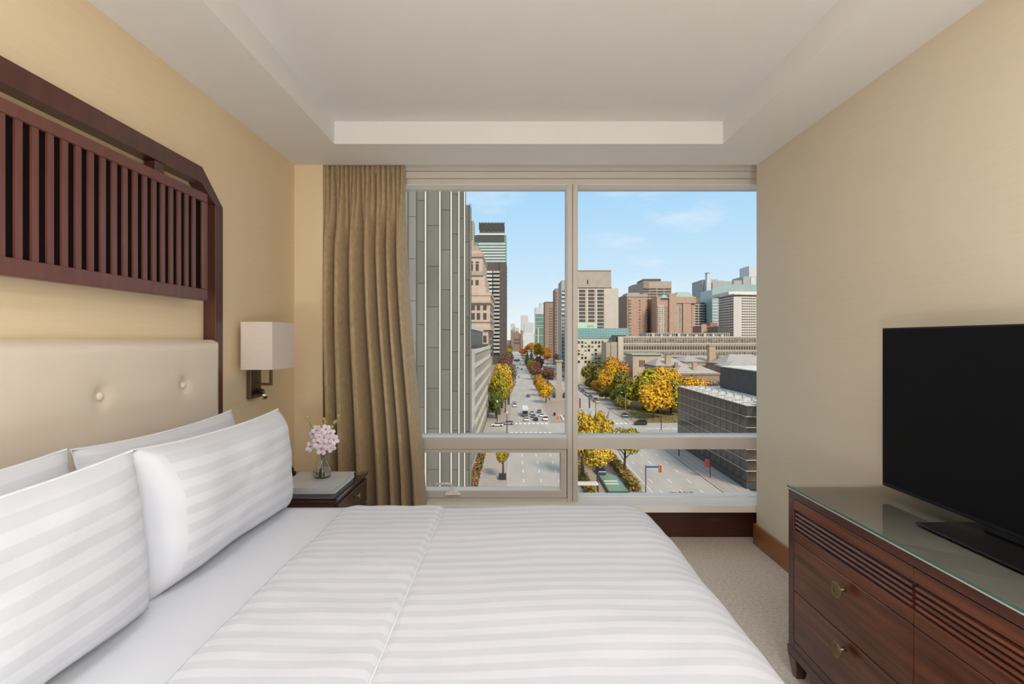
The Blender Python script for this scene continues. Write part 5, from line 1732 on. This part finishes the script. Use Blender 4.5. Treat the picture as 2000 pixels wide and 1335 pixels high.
q1 = 'cars waiting at the crosswalk'
car('white car first in the left waiting lane behind the crosswalk', 4.9, 213, 'white', 0, group=q1)
car('black car first in the middle waiting lane', 8.6, 213.5, 'black', group=q1)
car('black car second in the middle waiting lane', 7.9, 222, 'grey', group=q1)
car('silver car third in the middle waiting lane', 7.7, 231, 'silver', group=q1)
car('white car first in the lane along the median', 12.4, 214, 'white', group=q1, kind=VAN)
car('white car second in the lane along the median', 11.4, 224, 'white', group=q1)
car('grey car third in the lane along the median', 11.0, 236, 'grey', group=q1)
tk = empty('delivery_truck', (4.6, 226, G), 'white box truck behind the first white car', 'truck')
bx('cargo_box', CARM['white'], tk, 3.4, 5.9, 224.5, 232, G + 1.0, G + 3.7, .08)
bx('cab', CARM['grey'], tk, 3.5, 5.8, 222.3, 224.4, G + .5, G + 2.6, .15)
bx('windscreen', CAR_G, tk, 3.7, 5.6, 222.2, 222.32, G + 1.5, G + 2.4)
for (x, y) in ((3.6, 223.2), (5.7, 223.2), (3.6, 230), (5.7, 230)):
    MB().lathe((x, y, G + .45), [(.45, -.14), (.45, .14)], 12, 'x').build('wheel', CAR_T, tk)
car('dark car driving alone up the avenue', 7.9, 302, 'grey')
car('white car driving far up the left lanes', 6.0, 395, 'white')
car('white van parked at the left kerb', .3, 258, 'white', kind=VAN)
car('silver car parked at the left kerb behind the van', .2, 267, 'silver')
car('white car turning out of the side street, first one', -6.2, 199, 'white', R(90))
car('silver car turning out of the side street, second one', -2.4, 203, 'silver', R(90))
car('black car crossing behind the yellow treetops', 31.2, 201, 'black', R(90))
car('black car following across the intersection', 35.3, 203, 'black', R(90))
car('dark car in the side street before the lawn', 47.4, 202, 'black', R(90), kind=VAN)
car('dark car stopped at the park corner', 45.6, 222, 'blue', kind=VAN)
car('dark blue car parked on the median paving', 20.6, 128.5, 'blue', kind=VAN)
cyc = ['silver', 'black', 'white', 'grey', 'black', 'silver', 'grey', 'white', 'black', 'red', 'silver', 'black']
ORD = ['first', 'second', 'third', 'fourth', 'fifth', 'sixth', 'seventh', 'eighth', 'ninth', 'tenth', 'eleventh', 'twelfth', 'thirteenth', 'fourteenth', 'fifteenth',
       'sixteenth', 'seventeenth', 'eighteenth', 'nineteenth', 'twentieth', 'twenty-first', 'twenty-second', 'twenty-third', 'twenty-fourth']
for k in range(24):
    car('%s car, %s in the row parked beside the park' % (cyc[k % 12], ORD[k]), 41.9 + (k % 3) * .15, 273 + k * 6.4, cyc[k % 12], kind=VAN if k % 4 == 1 else SEDAN, group='cars parked in a row beside the park', wheels=k < 10)
car('white car passing the parked row near the mullion', 34.5, 345, 'white')
for k in range(16):
    car('%s car, %s by distance in the far right lanes' % (cyc[(k * 5) % 12], ORD[k]), (31.0, 34.5, 38.2, 42)[(k * 3) % 4], 430 + k * 27 + (k * 13) % 11, cyc[(k * 5) % 12], group='far cars in the right lanes', wheels=False)
for k in range(14):
    car('%s car, %s by distance in the far left lanes' % (cyc[(k * 7) % 12], ORD[k]), (.6, 4.2, 8.0, 12)[(k * 3 + 1) % 4], 455 + k * 36 + (k * 17) % 13, cyc[(k * 7) % 12], group='far cars in the left lanes', wheels=False)
bs = empty('bus', (2, 790, G), 'dark-roofed bus far up the left lanes', 'bus')
bx('body', CARM['grey'], bs, -.4, 8.4, 790, 793, G + .4, G + 3.2, .1)
bx('window_band', CAR_G, bs, -.3, 8.3, 789.9, 790.05, G + 1.4, G + 2.6)
# memorial garden kiosks at the crossing
for (x, y, m, lab) in ((18.0, 217, 'signal_orange', 'orange roadside barrel on the median tip'), (17.0, 226, 'lead', 'dark litter bin on the median tip')):
    o = empty('street_bin', (x, y, G + .15), lab, 'bin')
    MB().lathe((x, y, G + .15), [(.45, 0), (.5, .3), (.42, 1.3), (.30, 1.45)], 12).build('barrel', C[m], o)
    MB().lathe((x, y, G + 1.6), [(.3, 0), (.12, .15)], 10).build('lid', C['roof_white'], o)
kb = empty('garden_beds', (22, 220, G), 'white edged lawn bed on the median before the memorial', 'garden')
bx('white_edge', C['roof_white'], kb, 19.2, 26.2, 213, 226, G + .15, G + .5)
bx('bed', C['lawn'], kb, 20.2, 25.6, 214, 225, G + .5, G + .56)
